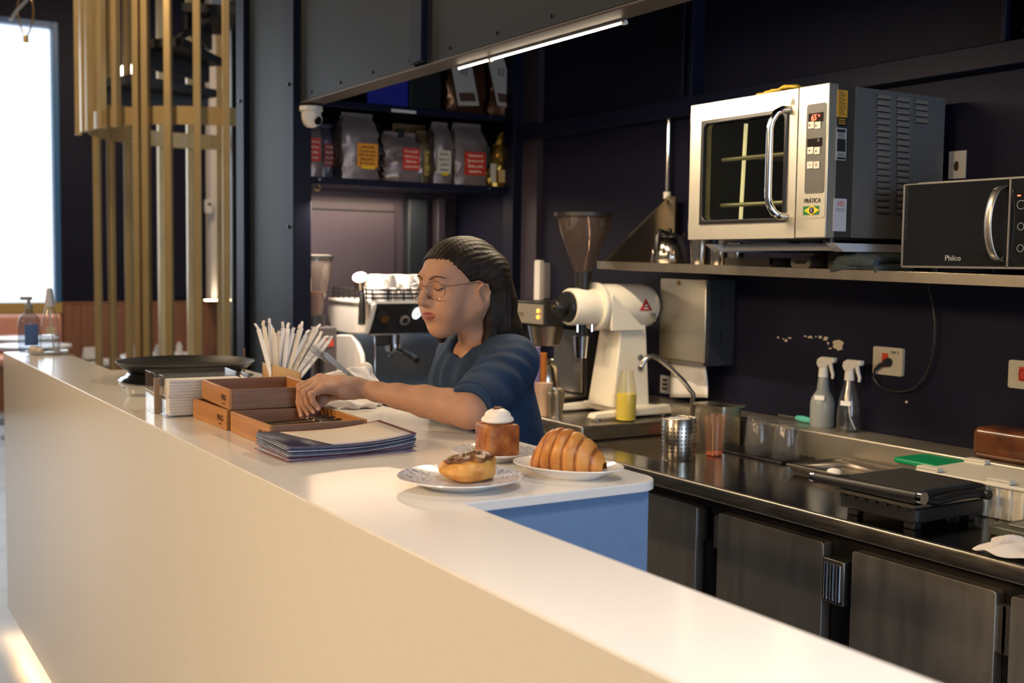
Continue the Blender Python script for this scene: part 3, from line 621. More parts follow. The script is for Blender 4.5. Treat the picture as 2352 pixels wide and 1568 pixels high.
grip(2.307, .735, .822, -1, 0); grip(2.222, .728, .815, 1, 1); grip(1.399, .70, .80, -1, 2); grip(1.366, .70, .80, 1, 3)
for y_ in (1.858,):
    hg = box(2.022, 2.062, 1.786, 1.848, .69, .795).build('hinge', mat('hinge steel', (.22, .21, .2), .4, 1), fr, w=True, bevel=.003)
    for yy in (1.798, 1.817, 1.836): MB().cyl((2.02, yy, .70), (2.02, yy, .785), .006, n=10).build('pin', CHROME, hg, w=True)
# ------------------------------------------------------------------ wall shelf with bracket
def shz(y): return 1.481-.0135*(3.2-y)
SHX = 2.35
ws = thing('steel_shelf', 'stainless wall shelf under the oven and microwave', 'shelf', (SHX, 3.2, 1.454))
def slab(x0, x1, y0, y1, a, b):
    return MB().add([(x0, y0, shz(y0)+a), (x1, y0, shz(y0)+a), (x1, y1, shz(y1)+a), (x0, y1, shz(y1)+a), (x0, y0, shz(y0)+b), (x1, y0, shz(y0)+b), (x1, y1, shz(y1)+b), (x0, y1, shz(y1)+b)], [(0,3,2,1),(4,5,6,7),(0,1,5,4),(1,2,6,5),(2,3,7,6),(3,0,4,7)])
slab(SHX, XR, .9, 3.215, -.006, 0).build('board', STEELD, ws, w=True); slab(SHX-.003, SHX+.002, .9, 3.215, -.0265, .001).build('front_lip', mat('satin shelf steel', (.52, .46, .37), .38, 1, var=.1, scale=6, stretch=(1, 3, 1)), ws, w=True, bevel=.001)
br = MB().add([(SHX+.02, 3.205, shz(3.2)), (XR, 3.205, shz(3.2)), (XR, 3.205, 1.715), (XR-.05, 3.205, 1.715), (SHX+.02, 3.208, shz(3.2)), (XR, 3.208, shz(3.2)), (XR, 3.208, 1.715), (XR-.05, 3.208, 1.715)], [(0,1,2,3),(7,6,5,4),(0,4,5,1),(1,5,6,2),(2,6,7,3),(3,7,4,0)])
sbk = thing('shelf_bracket', 'triangular steel bracket at the left end of the wall shelf', 'bracket', (XR, 3.2, shz(3.2))); bo = br.build('bracket_plate', mat('bracket steel', (.36, .31, .25), .32, 1, rvar=.1, scale=6), sbk, w=True)
box(XR-.055, XR-.052, 3.16, 3.205, shz(3.2), 1.715).build('bracket_flange', MATS['satin shelf steel'], sbk, w=True)
MB().tube([(SHX+.02, 3.2, shz(3.2)+.002), (XR-.05, 3.2, 1.715)], .005, 6).build('bracket_rim', MATS['satin shelf steel'], sbk, w=True)
for z_ in (1.695,): MB().cyl((XR-.055, 3.18, z_), (XR-.06, 3.18, z_), .005, n=8).build('bolt', SCREW, sbk, w=True)
cp = thing('conduit_pipe', 'thin chrome conduit rising from the shelf bracket to the beam', 'pipe', (XR-.03, 3.235, 1.715))
MB().cyl((0, 0, 0), (0, 0, .28), .0085, n=12).build('pipe', CHROME, cp); MB().cyl((0, 0, -.004), (0, 0, .02), .014, n=12).build('collar', WHITEP, cp)
# ------------------------------------------------------------------ oven
OX, OX1, OY0, OY1, OZ0, OZ1 = 2.20, 2.645, 2.041, 2.566, 1.547, 1.932
ov = thing('convection_oven', 'stainless convection oven with glass door above the wall shelf', 'oven', (OX, OY0, OZ0))
OS = mat('oven front steel', (.74, .69, .58), .42, .88, rvar=.05, scale=16, stretch=(1, 18, 1)); OSD = mat('oven side steel', (.46, .45, .45), .36, .85, rvar=.05, scale=20, stretch=(14, 1, 1), var=.06)
OYC = 2.146   # seam between control column and door
body = MB().box(OX+.035, OX1, OY0+.004, OY0+.008, OZ0, OZ1).box(OX+.035, OX1, OY1-.004, OY1, OZ0, OZ1).box(OX+.035, OX1, OY0+.004, OY1, OZ1-.004, OZ1).box(OX+.035, OX1, OY0+.004, OY1, OZ0, OZ0+.004).box(OX1-.004, OX1, OY0+.004, OY1, OZ0, OZ1).box(OX+.035, OX1, OYC-.004, OYC, OZ0, OZ1)
body.build('casing', OSD, ov, w=True)
# control column with recess at its side
box(OX, OX+.034, OY0, OYC-.002, OZ0, OZ1+.002).build('control_column', OS, ov, w=True, bevel=.002)
ODK = mat('oven dark strip', (.05, .045, .042), .4)
box(OX+.036, OX+.095, OY0+.001, OY0+.005, OZ0+.002, OZ1).build('side_strip', ODK, ov, w=True)
box(OX+.0955, OX1, OY0-.001, OY0+.005, OZ0+.002, OZ1).build('side_sheet', OSD, ov, w=True)
def oy(px, py=400): return at(px, py, X=OX).y
def oz(px, py): return at(px, py, X=OX).z
# door: frame around the glass
dy0, dy1 = OYC+.001, OY1
gy0, gy1, gz0, gz1 = oy(1806), oy(1612), oz(1700, 510), oz(1700, 268)
def frame_x(x0, x1, y0, y1, z0, z1, a0, a1, b0, b1, r, n=5):
    'rectangular plate in the yz plane with a rounded hole'
    out = []; inn = []
    for (cy, cz, s0, ex, ez) in ((a1-r, b1-r, 0, y1, z1), (a0+r, b1-r, 1, y0, z1), (a0+r, b0+r, 2, y0, z0), (a1-r, b0+r, 3, y1, z0)):
        for i in range(n+1):
            t = (s0+i/n)*pi/2; inn.append((cy+r*cos(t), cz+r*sin(t))); out.append((ex, ez))
    k = len(inn); vs = [(x0, *p) for p in out]+[(x0, *p) for p in inn]+[(x1, *p) for p in out]+[(x1, *p) for p in inn]; fs = []
    for i in range(k):
        j = (i+1) % k
        fs.append((k+i, k+j, j, i) if out[i] != out[j] else (k+i, k+j, i)); fs.append((2*k+i, 2*k+j, 3*k+j, 3*k+i) if out[i] != out[j] else (2*k+i, 3*k+j, 3*k+i))
        fs.append((k+i, 3*k+i, 3*k+j, k+j))
        if out[i] != out[j]: fs.append((i, j, 2*k+j, 2*k+i))
    return MB().add(vs, fs)
dr = frame_x(OX, OX+.033, dy0, dy1, OZ0, OZ1, gy0, gy1, gz0, gz1, .022).build('door', OS, ov, w=True)
frame_x(OX-.005, OX+.01, gy0-.003, gy1+.003, gz0-.003, gz1+.003, gy0+.008, gy1-.008, gz0+.008, gz1-.008, .018).build('door_gasket', BLACK, dr, w=True, bevel=.002)
box(OX+.012, OX+.016, gy0, gy1, gz0, gz1).build('door_glass', thin('smoked oven glass', (.62, .64, .58), 1.35), dr, w=True)
box(OX+.40, OX+.41, gy0-.02, gy1+.03, gz0-.03, gz1+.03).box(OX+.04, OX+.41, gy1+.03, gy1+.035, gz0-.03, gz1+.03).box(OX+.04, OX+.41, gy0-.03, gy0-.025, gz0-.03, gz1+.03).build('cavity', mat('oven cavity', (.045, .045, .038), .45), ov, w=True)
for zz_ in (at(1700, 364, X=OX+.06).z, at(1700, 470, X=OX+.06).z):
    rk = MB().tube([(OX+.06, gy0, zz_), (OX+.06, gy1-.02, zz_)], .006, 8).tube([(OX+.36, gy0, zz_), (OX+.36, gy1-.02, zz_)], .004, 8)
    for k in range(9): rk.tube([(OX+.06, gy0+.01+.026*k, zz_), (OX+.36, gy0+.01+.026*k, zz_)], .002, 5)
    rk.build('rack', mat('rack wire', (.75, .68, .56), .45, .6), ov, w=True)
ly = at(1704, 390, X=OX+.10).y; MB().cyl((OX+.10, ly, gz0+.004), (OX+.10, ly-.012, gz1-.004), .0055, n=10).build('reflection_tube', mat('glowing reflection tube', (1, .85, .5), .4, emit=1.8, ecol=(1, .82, .45)), ov, w=True)  # glowing tube put in to imitate a vertical light's reflection on the glass
# bow handle
hy = oy(1800); hz0, hz1 = oz(1810, 497), oz(1810, 252)
hp = [V((OX, hy-.012, hz0)), V((OX-.02, hy-.010, hz0+.001)), V((OX-.036, hy-.004, hz0+.010)), V((OX-.044, hy+.004, hz0+.03))]+[V((OX-.046, hy+.008, hz0+.05+(hz1-hz0-.10)*k/6)) for k in range(7)]+[V((OX-.044, hy+.004, hz1-.03)), V((OX-.036, hy-.004, hz1-.010)), V((OX-.02, hy-.010, hz1-.001)), V((OX, hy-.012, hz1))]
MB().tube(hp, .0105, 12).build('door_handle', CHROME, dr, w=True)
tri = at(1821, 231, X=OX-.001); tm = mat('engraved grey', (.20, .18, .15), .5)
MB().add([(OX-.0008, tri.y+.011, tri.z-.014), (OX-.0008, tri.y-.011, tri.z-.014), (OX-.0008, tri.y, tri.z+.013), (OX, tri.y+.011, tri.z-.014), (OX, tri.y-.011, tri.z-.014), (OX, tri.y, tri.z+.013)], [(0, 1, 2), (5, 4, 3), (0, 3, 4, 1), (1, 4, 5, 2), (2, 5, 3, 0)]).build('warning_triangle', mat('pale decal', (.5, .46, .38), .45), ov, w=True)
for k in (-1, 0, 1): MB().tube([(OX-.001, tri.y+k*.004, tri.z-.010), (OX-.001, tri.y+k*.004+.0015, tri.z-.006), (OX-.001, tri.y+k*.004-.001, tri.z-.002), (OX-.001, tri.y+k*.004, tri.z+.002)], .0006, 4).build('heat_mark', tm, ov, w=True)
# control panel
CP0, CP1 = oy(1897), oy(1848); cz0, cz1 = oz(1870, 501), oz(1870, 236); czm = oz(1870, 444)
rbox(OX-.0012, OX, CP0, CP1, cz0, cz1, .008, 'x').build('control_plate', mat('plate silver', (.72, .68, .58), .35, .6), ov, w=True)
rbox(OX-.002, OX-.001, CP0+.003, CP1-.003, czm, cz1-.003, .007, 'x').build('control_panel', mat('panel grey', (.11, .105, .10), .45), ov, w=True)
cyc = oy(1871)
def plate(px0, px1, py0, py1, m, name, dx=.0035, r=None):
    y0, y1 = sorted((oy(px0), oy(px1))); xm = (px0+px1)/2
    return box(OX-dx, OX-.0015, y0, y1, oz(xm, py1), oz(xm, py0)).build(name, m, ov, w=True)
DSP = mat('display black', (.02, .012, .012), .15); BTN = mat('button white', (.72, .68, .60), .45); INKB = mat('ink black', (.02, .02, .02), .5)
plate(1855, 1888, 260, 281, DSP, 'display'); plate(1854, 1887, 318, 337, DSP, 'display')
for py in (288, 346, 379):
    for px in (1862, 1877): plate(px-6.5, px+6.5, py-8, py+8, BTN, 'button', .0042)
LED_ = mat('red led digits', (1, .1, .05), .4, emit=7, ecol=(1, .07, .03))
def T(s, px, py, size, m, name='lettering', dx=.0046, **k):
    p = at(px, py, X=OX); return text(s, size, V((OX-dx, p.y, p.z))-V((OX, OY0, OZ0)), '-x', m, ov, name, **k)
T('65', 1872, 271, .022, LED_, 'digits', sx=.85, shear=.15); T('°', 1884, 271, .02, LED_, 'digits')
for px, py, s in ((1862, 289, -1), (1877, 288, 1), (1862, 347, -1), (1877, 346, 1)):
    p = at(px, py, X=OX); q_ = .0032
    MB().add([(OX-.0046, p.y-q_, p.z-s*q_), (OX-.0046, p.y+q_, p.z-s*q_), (OX-.0046, p.y, p.z+s*q_)], [(0, 1, 2)]).build('arrow', INKB, ov, w=True)
p = at(1877, 379, X=OX); MB().tube([(OX-.0045, p.y+.0035*cos(a), p.z+.0035*sin(a)) for a in [pi*.65+2*pi*.85*i/12 for i in range(13)]], .0006, 4).tube([(OX-.0045, p.y, p.z+.001), (OX-.0045, p.y, p.z+.005)], .0006, 4).build('power_mark', RED, ov, w=True)
p = at(1862, 379, X=OX); MB().tube([(OX-.0045, p.y+.0035, p.z+.003), (OX-.0045, p.y+.001, p.z-.001), (OX-.0045, p.y-.0035, p.z-.003), (OX-.0045, p.y-.003, p.z+.003)], .0005, 4).build('mode_mark', INKB, ov, w=True)
p = at(1882, 322, X=OX); MB().tube([(OX-.0038, p.y+.003*cos(a), p.z+.003*sin(a)) for a in [2*pi*i/10 for i in range(11)]], .0005, 4).build('clock_mark', WHITEP, ov, w=True)
T('PR\u00c1TICA', 1866, 461, .0165, INKB, dx=.0022, sx=.85, shear=.25)
GF, YF_, BF = mat('flag green', (.005, .16, .035), .5), mat('flag yellow', (.85, .58, .02), .5), mat('flag navy', (.012, .02, .06), .5)
plate(1848.5, 1884.5, 473, 493, GF, 'flag_field', .0022)
p = at(1866, 483, X=OX); a_, b_ = .0255, .0125
MB().add([(OX-.0030, p.y-a_, p.z), (OX-.0030, p.y, p.z+b_), (OX-.0030, p.y+a_, p.z), (OX-.0030, p.y, p.z-b_), (OX-.0022, p.y-a_, p.z), (OX-.0022, p.y, p.z+b_), (OX-.0022, p.y+a_, p.z), (OX-.0022, p.y, p.z-b_)], [(0, 1, 2, 3), (7, 6, 5, 4)]).build('flag_rhombus', YF_, ov, w=True)
MB().cyl((OX-.0030, p.y, p.z), (OX-.0036, p.y, p.z), .0085, n=20).build('flag_disc', BF, ov, w=True)
T('1', 1866, 483, .014, WHITEP, dx=.0042)
# stickers on the side strip
def sy(px, py): return at(px, py, Y=OY0)
def sticker(px0, px1, py0, py1, m, name, d=.0012):
    a = sy(px0, (py0+py1)/2); b = sy(px1, (py0+py1)/2); return box(a.x, b.x, OY0-d, OY0+.001, sy((px0+px1)/2, py1).z, sy((px0+px1)/2, py0).z).build(name, m, ov, w=True)
OR = mat('orange sticker', (.72, .36, .03), .5); sticker(1923, 1946, 207, 269, OR, 'warning_sticker'); sticker(1922, 1945, 270, 289, INKB, 'warning_sticker')
for k in range(13): sticker(1926, 1926+random.choice((12, 16, 17)), 210+4.4*k, 211.6+4.4*k, INKD, 'print_line', .0015)
for k in range(3): sticker(1925, 1941, 273+5*k, 274.8+5*k, OR, 'print_line', .0015)
sticker(1920, 1943, 294, 368, mat('silver sticker', (.42, .42, .42), .4), 'rating_sticker'); 
for a, b_ in ((297, 304), (319, 348), (361, 366)): sticker(1922, 1941, a, b_, INKB, 'print_block', .0015)
for k in (307, 311, 315, 352, 356): sticker(1924, 1939, k, k+1.6, INKB, 'print_line', .0015)
sticker(1914, 1943, 456, 531, mat('white sticker', (.62, .60, .64), .5), 'anniversary_sticker')
a = sy(1929, 468); text('100', .020, V((a.x, OY0-.0015, a.z))-V((OX, OY0, OZ0)), '-y', mat('sticker red', (.65, .09, .03), .5), ov, sx=.9)
for k in (479, 483): sticker(1919, 1939, k, k+1.6, mat('sticker mauve', (.3, .2, .25), .5), 'print_line', .0015)
# louvres
lm = MB().grid(8, 5, lambda u, v: V(((u-.5)*.052*(1-.12*abs(2*v-1)**3), -.006*sin(pi*min(1, v*1.25)) if 0 < v < .99 else 0, (.5-v)*.0105)))
l0 = lm.build('louvre', mat('louvre steel', (.68, .64, .58), .42, .8), ov, smooth=60); ldk = box(-.024, .024, -.0016, -.0012, -.0085, -.0055).build('louvre_slot', BLACK, ov)
first = True
for ci, (px, n) in enumerate(((2027, 19), (2072, 19), (2114, 4))):
    for k in range(n):
        py = 222+6*ci+k*14.6*(1-.012*ci); p = sy(px, py)-V((OX, OY0, OZ0))
        if first: o1, o2 = l0, ldk; first = False
        else:
            o1, o2 = l0.copy(), ldk.copy(); COL.objects.link(o1); COL.objects.link(o2)
        o1.location = (p.x, -.001, p.z); o2.location = (p.x, -.001, p.z)
for x_, y_ in ((OX+.06, OY0+.04), (OX+.06, OY1-.04), (OX1-.05, OY0+.04), (OX1-.05, OY1-.04)): MB().cyl((x_, y_, OZ0-.012), (x_, y_, OZ0), .016, n=12).build('foot', BLACK, ov, w=True)
box(OX+.004, OX+.02, OY1, OY1+.006, OZ0+.02, OZ0+.05).box(OX+.004, OX+.02, OY1, OY1+.006, OZ1-.05, OZ1-.02).build('door_hinge', OSD, ov, w=True)
# white bracket frame under the oven
ob = thing('oven_support', 'white steel support frame under the oven fixed to the wall', 'bracket', (XR, OY0, 1.513))
WS = mat('white steel', (.62, .62, .66), .35)
z0_, z1_ = 1.513, 1.5348
for y_ in (OY0+.012, OY1-.05):
    MB().add([(OX+.05, y_, z1_), (OX+.05, y_+.035, z1_), (XR, y_+.035, z1_), (XR, y_, z1_), (OX+.085, y_, z0_), (OX+.085, y_+.035, z0_), (XR, y_+.035, z0_), (XR, y_, z0_)], [(3, 2, 1, 0), (4, 5, 6, 7), (0, 1, 5, 4), (1, 2, 6, 5), (2, 3, 7, 6), (3, 0, 4, 7)]).build('arm', WS, ob, w=True, bevel=.002)
MB().box(OX+.09, OX+.12, OY0+.047, OY1-.05, z0_+.003, z1_).build('cross_bar', mat('white steel in shade', (.30, .31, .36), .4), ob, w=True)  # same white steel, its shade painted in as grey-blue
ycl = thing('yellow_cloth', 'folded yellow cloth lying on top of the oven', 'cloth', (OX+.062, oy(1770), OZ1))
rr = random.Random(5)
MB().grid(9, 14, lambda u, v: V(((u-.5)*.10, (v-.5)*.15, .010+.010*sin(5*v)*sin(3*u+1)*(1 if 0 < u < 1 else .3)+rr.uniform(-.002, .002)))).build('cloth', mat('yellow cloth', (.62, .44, .06), .8, bump=.3, scale=80), ycl, solid=.006)
# ------------------------------------------------------------------ microwave
MX0, MY1, MY0 = 2.355, 1.926, 1.42
mw = thing('microwave', 'black glass microwave with chrome handle at the right end of the shelf', 'microwave', (MX0, MY0, shz(1.7)))
mz0, mz1 = 1.477, 1.680
box(MX0+.02, XR-.03, MY0+.004, MY1-.02, mz0-.002, mz1+.006).build('casing', mat('microwave casing', (.50, .50, .49), .35), mw, w=True, bevel=.003)
MD = mat('microwave black glass', (.012, .013, .015), .045, spec=.7)
ydr = at(2319, 500, X=MX0).y
mdr = rbox(MX0, MX0+.018, ydr+.002, MY1, mz0, mz1, .006, 'x').build('door', MD, mw, w=True)
box(MX0, MX0+.018, MY0, ydr-.002, mz0, mz1).build('control_panel', MD, mw, w=True)
TR = mat('microwave trim', (.55, .52, .48), .25, .8)
tm_ = MB().box(MX0-.003, MX0+.002, MY0, MY1, mz0-.003, mz0+.002).box(MX0-.003, MX0+.002, MY1-.003, MY1+.002, mz0, mz1).box(MX0-.003, MX0+.002, MY0, MY1, mz1-.001, mz1+.002).box(MX0-.003, MX0+.002, ydr-.002, ydr+.002, mz0, mz1); tm_.build('trim', TR, mw, w=True)
hy = at(2296, 500, X=MX0).y; N_ = 14
def mh(u, v):
    t = u; z = mz0+.012+(mz1-mz0-.026)*t; x = MX0-.004-.040*(sin(pi*t)**.42); y = hy+(.5-v)*.018+.010*(1-sin(pi*t)**.5)*-1; return V((x, y, z))
MB().grid(20, 4, mh).build('handle', mat('handle silver', (.62, .58, .52), .28, .9), mdr, w=True, solid=.004)
p = at(2189, 593, X=MX0); text('Philco', .0185, V((MX0-.001, p.y, p.z))-V((MX0, MY0, shz(1.7))), '-x', mat('logo grey', (.55, .53, .50), .4), mw)
for px, py, s in ((2346, 470, .02), (2345, 520, .016), (2344, 570, .016)):
    p = at(px, py, X=MX0); MB().tube([(MX0-.001, p.y+s/2*cos(a), p.z+s/2*sin(a)) for a in [2*pi*i/18 for i in range(18)]], .0006, 4, close=True).build('dial_mark', mat('mark white', (.7, .7, .65), .5), mw, w=True)
p = at(2341, 449, X=MX0); box(MX0-.001, MX0+.001, p.y-.004, p.y+.004, p.z-.0015, p.z+.0015).build('indicator', LED_, mw, w=True)
for y_ in (MY0+.05, MY1-.06):
    for x_ in (MX0+.05, XR-.07): MB().cyl((x_, y_, shz(y_)), (x_, y_, mz0-.002), .012, n=10).build('foot', BLACK, mw, w=True)
# ------------------------------------------------------------------ small things on the wall shelf
kt = thing('gooseneck_kettle', 'small steel kettle with black handle at the left end of the shelf', 'kettle', (2.47, 2.975, shz(2.975)))
MB().lathe([(0, 0), (.062, 0), (.065, .006), (.058, .05), (.045, .078), (.036, .086), (.036, .09), (0, .09)]).build('body', mat('kettle steel', (.6, .56, .5), .16, 1), kt)
MB().lathe([(0, .09), (.037, .09), (.03, .098), (.01, .102), (0, .102)]).build('lid', BLACK, kt); MB().ball((0, 0, .108), .009, 10, 6).build('lid_knob', BLACK, kt)
MB().tube([(-.03, -.02, .098), (-.07, -.035, .105), (-.085, -.04, .085), (-.085, -.04, .04)], [.008, .009, .010, .010], 8).build('handle', BLACK, kt)
MB().tube([(.05, .02, .02), (.085, .03, .04), (.08, .03, .085), (.10, .04, .10)], [.009, .007, .006, .005], 8).build('spout', MATS['kettle steel'], kt)
for px, r, h, lab in ((1608, .034, .085, 'tall steel cup beside the kettle'), (1652, .030, .080, 'middle steel cup under the oven'), (1690, .028, .07, 'right-hand steel cup under the oven')):
    p = at(px, 606, X=2.45); t = thing('steel_cup', lab, 'cup', (2.45, p.y, shz(p.y)), group='steel cups under the oven')
    MB().lathe([(0, 0), (r*.86, 0), (r, h), (r-.002, h), (r*.82, .004), (0, .004)]).build('bowl', MATS['kettle steel'], t); MB().tube([(r*cos(a), r*sin(a), h) for a in [2*pi*i/24 for i in range(24)]], .0015, 5, close=True).build('rim', CHROME, t)
sp = at(1700, 606, X=2.40); t = thing('white_spatula', 'white bent spatula lying on the shelf under the oven', 'spatula', (2.40, sp.y, shz(sp.y)))
MB().tube([(0, .03, .004), (0, .02, .024), (0, .005, .010), (0, -.07, .004)], .005, 6, flat=.4).build('blade', WHITEP, t); MB().tube([(0, -.07, .004), (0, -.11, .005)], .004, 6).build('handle', WHITEP, t)
tt = thing('dark_tray', 'dark shallow tray in the shade under the oven', 'tray', (2.45, 2.50, shz(2.5)))
box(-.08, .12, -.10, .10, 0, .006).box(-.08, -.074, -.10, .10, .006, .025).box(.114, .12, -.1, .1, .006, .025).box(-.08, .12, -.1, -.094, .006, .025).box(-.08, .12, .094, .1, .006, .025).build('pan', mat('tray black steel', (.05, .045, .04), .4, .5), tt)
p = at(1850, 608, X=2.44); t = thing('grey_caddy', 'grey rounded plastic caddy under the oven', 'box', (2.45, p.y, shz(p.y)))
rbox(-.03, .08, -.038, .038, 0, .034, .012, 'x').build('body', mat('caddy grey', (.16, .15, .14), .5), t); box(-.032, -.03, -.02, .02, .012, .02).build('label_slot', BLACK, t)
p = at(1926, 608, X=2.44); t = thing('lid_stack', 'stack of dark plastic lids beside the grey towel', 'lids', (2.45, p.y, shz(p.y)))
for k in range(7): rbox(-.03, .08, -.022, .022, k*.0075, k*.0075+.0055, .004, 'z').build('lid', mat('lid brown', (.075, .065, .055), .5), t)
tw = thing('folded_towel', 'folded grey blue towel squeezed between oven and microwave', 'towel', (2.42, 2.075, shz(2.075)))
TWM = mat('grey blue terry', (.085, .115, .125), .95, bump=.9, scale=160, var=.2)
def tfold(th, w0, x0, z0, ph):
    return MB().grid(12, 22, lambda u, v: V((x0+(u-.5)*.15+.006*sin(6*v), (v-.5)*w0, z0+th*(1-.5*(2*abs(v-.5))**3)+.008*sin(4*v+ph)*(1-abs(2*u-1)))))
tfold(.02, .16, 0, .0, 0).build('fold', TWM, tw, solid=.018); tfold(.03, .14, .01, .014, 1.5).build('fold', TWM, tw, solid=.02)
MB().tube([(-.07, -.07, .018), (-.075, -.02, .028), (-.07, .03, .024), (-.06, .07, .016)], [.012, .018, .017, .012], 10).build('rolled_edge', TWM, tw)
# white card on the wall behind the microwave
p0_, p1_ = at(2181, 376, X=XR), at(2216, 409, X=XR)
wc = thing('sign_card', 'small white card with a dark drop emblem on the wall behind the microwave', 'card', (XR, (p0_.y+p1_.y)/2, p1_.z))
box(-.003, 0, -.028, .026, 0, .075).build('card', mat('card white', (.62, .60, .56), .5), wc); MB().ball((0, 0, 0), (.001, .008, .014), 12, 8).xf(MX.Translation((-.004, 0, .034))).build('emblem', mat('drop brown', (.05, .03, .015), .5), wc)
# ------------------------------------------------------------------ coffee corner on the raised platform
RZ0 = WZ+.05
EKM = mat('grinder white enamel', (.74, .70, .60), .32)
ek = thing('coffee_grinder', 'large white shop coffee grinder with a smoky cone hopper', 'grinder', (2.42, 3.18, RZ0))
for s in (-1, 1):
    MB().add([(-.20, s*.115-.022, .008), (.14, s*.115-.022, .008), (.14, s*.115+.022, .008), (-.20, s*.115+.022, .008), (-.19, s*.115-.018, .026), (.13, s*.115-.018, .04), (.13, s*.115+.018, .04), (-.19, s*.115+.018, .026)], [(0,3,2,1),(4,5,6,7),(0,1,5,4),(1,2,6,5),(2,3,7,6),(3,0,4,7)]).build('foot_bar', EKM, ek, bevel=.005)
    for x in (-.17, .11): MB().cyl((x, s*.115, 0), (x, s*.115, .009), .013, n=12).build('rubber_foot', SCREW, ek)
box(-.06, .10, -.12, .12, .012, .036).build('cross_plate', EKM, ek, bevel=.004)
MB().add([(-.075, -.075, .03), (.085, -.075, .03), (.085, .075, .03), (-.075, .075, .03), (-.035, -.06, .315), (.075, -.06, .315), (.075, .06, .315), (-.035, .06, .315)], [(0,3,2,1),(4,5,6,7),(0,1,5,4),(1,2,6,5),(2,3,7,6),(3,0,4,7)]).build('column', EKM, ek, bevel=.006)
EZ = .376
def xl(prof, n=28): return MB().lathe(prof, n=n).xf(MX.Translation((0, 0, EZ)) @ MX.Rotation(RD(90), 4, 'Y'))
xl([(0, -.10), (.072, -.10), (.078, -.09), (.078, .09), (.072, .12), (.055, .14), (0, .145)]).build('motor_housing', EKM, ek)
xl([(0, -.215), (.060, -.215), (.063, -.21), (.063, -.10), (0, -.10)]).build('burr_housing', EKM, ek)
xl([(.055, -.112), (.081, -.112), (.083, -.108), (.083, -.096), (.081, -.092), (.055, -.092)]).build('flange', EKM, ek, bevel=.001)
MB().add([(-.09, -.078, EZ+.05), (-.09, -.082, EZ-.08), (.06, -.082, EZ-.08), (-.09, -.070, EZ+.05), (-.09, -.07, EZ-.08), (.06, -.07, EZ-.08)], [(0, 1, 2), (5, 4, 3), (0, 3, 4, 1), (1, 4, 5, 2), (2, 5, 3, 0)]).build('gusset', EKM, ek, bevel=.003)
xl([(0, -.23), (.05, -.23), (.053, -.222), (.053, -.214), (0, -.214)]).build('dial', BLACK, ek)
xl([(0, -.275), (.022, -.275), (.027, -.268), (.027, -.232), (0, -.232)]).build('dial_knob', BLACK, ek); xl([(0, -.279), (.006, -.279), (.006, -.274), (0, -.274)], 10).build('knob_pin', MATS['brass'], ek)
MB().cyl((-.155, 0, EZ+.05), (-.155, 0, EZ+.12), .026, .03).build('hopper_neck', BLACK, ek)
HP = [(.028, EZ+.115), (.034, EZ+.13), (.062, EZ+.20), (.086, EZ+.26), (.098, EZ+.31)]
MB().lathe(HP+[(r-.003, z) for r, z in HP[::-1]], (-.155, 0, 0), 36).build('hopper', thin('smoky grey plastic', (.62, .56, .53), 1.4, .16, (.25, .2, .18)), ek)
MB().lathe([(.094, EZ+.305), (.103, EZ+.305), (.103, EZ+.318), (.094, EZ+.318)], (-.155, 0, 0), 36).build('hopper_rim', BLACK, ek)
MB().lathe([(0, EZ+.312), (.094, EZ+.312), (.094, EZ+.316), (0, EZ+.316)], (-.155, 0, 0), 36).build('hopper_lid', MATS['smoky grey plastic'], ek)
MB().cyl((-.16, 0, EZ-.058), (-.16, 0, EZ-.10), .018).build('chute', BLACK, ek); MB().lathe([(.026, EZ-.10), (.02, EZ-.175), (.017, EZ-.175), (.023, EZ-.10)], (-.16, 0, 0), 24).build('chute_cup', CHROME, ek)
for x in (-.19, -.13): MB().cyl((x, -.02, EZ-.06), (x, -.02, EZ-.085), .004, n=8).build('stud', CHROME, ek)
MB().add([(.03, -.0795, EZ-.012), (.085, -.0795, EZ-.012), (.0575, -.0785, EZ+.028), (.03, -.076, EZ-.012), (.085, -.076, EZ-.012), (.0575, -.074, EZ+.028)], [(0, 1, 2), (5, 4, 3), (0, 3, 4, 1), (1, 4, 5, 2), (2, 5, 3, 0)]).build('badge', mat('badge red', (.42, .02, .03), .45), ek)
MB().box(.048, .067, -.0802, -.0796, EZ-.006, EZ-.002).box(.052, .063, -.0802, -.0796, EZ+.003, EZ+.008).build('badge_mark', WHITEP, ek)
for x0 in (-.06, .075):
    for k in range(5): box(x0+.006*k, x0+.006*k+.003, -.0792, -.074, EZ-.05, EZ-.022).build('vent_slot', mat('vent grey', (.32, .30, .26), .5), ek)
for z in (.20, .165): MB().cyl((.045, -.066, z), (.045, -.073, z), .011, n=16).build('switch', SCREW, ek)
# batch brewer
bw = thing('coffee_brewer', 'black and steel filter coffee brewer left of the white grinder', 'coffee brewer', (2.36, 3.50, RZ0))
BS_ = mat('brewer steel', (.46, .43, .38), .34, 1, var=.08, scale=10)
rbox(-.125, .16, -.13, .085, .30, .385, .012, 'z').build('head', BLACK, bw, bevel=.003); box(-.128, -.124, -.122, .078, .305, .375).build('head_front', mat('brewer plate', (.40, .36, .30), .42, .5), bw)
for z in (.352, .330): MB().cyl((-.128, -.095, z), (-.132, -.095, z), .007, n=12).build('light', mat('amber light', (1, .35, .04), .4, emit=4, ecol=(1, .32, .04)), bw)
text('ECCO', .02, (-.1285, .03, .335), '-x', INKB, bw); text('BRAVILOR', .011, (-.1285, .035, .36), '-x', INKB, bw) if False else None
rbox(.06, .16, -.13, .085, .02, .30, .012, 'z').build('back_column', BLACK, bw); box(.052, .06, -.115, .07, .05, .28).build('back_plate', BS_, bw, bevel=.003)
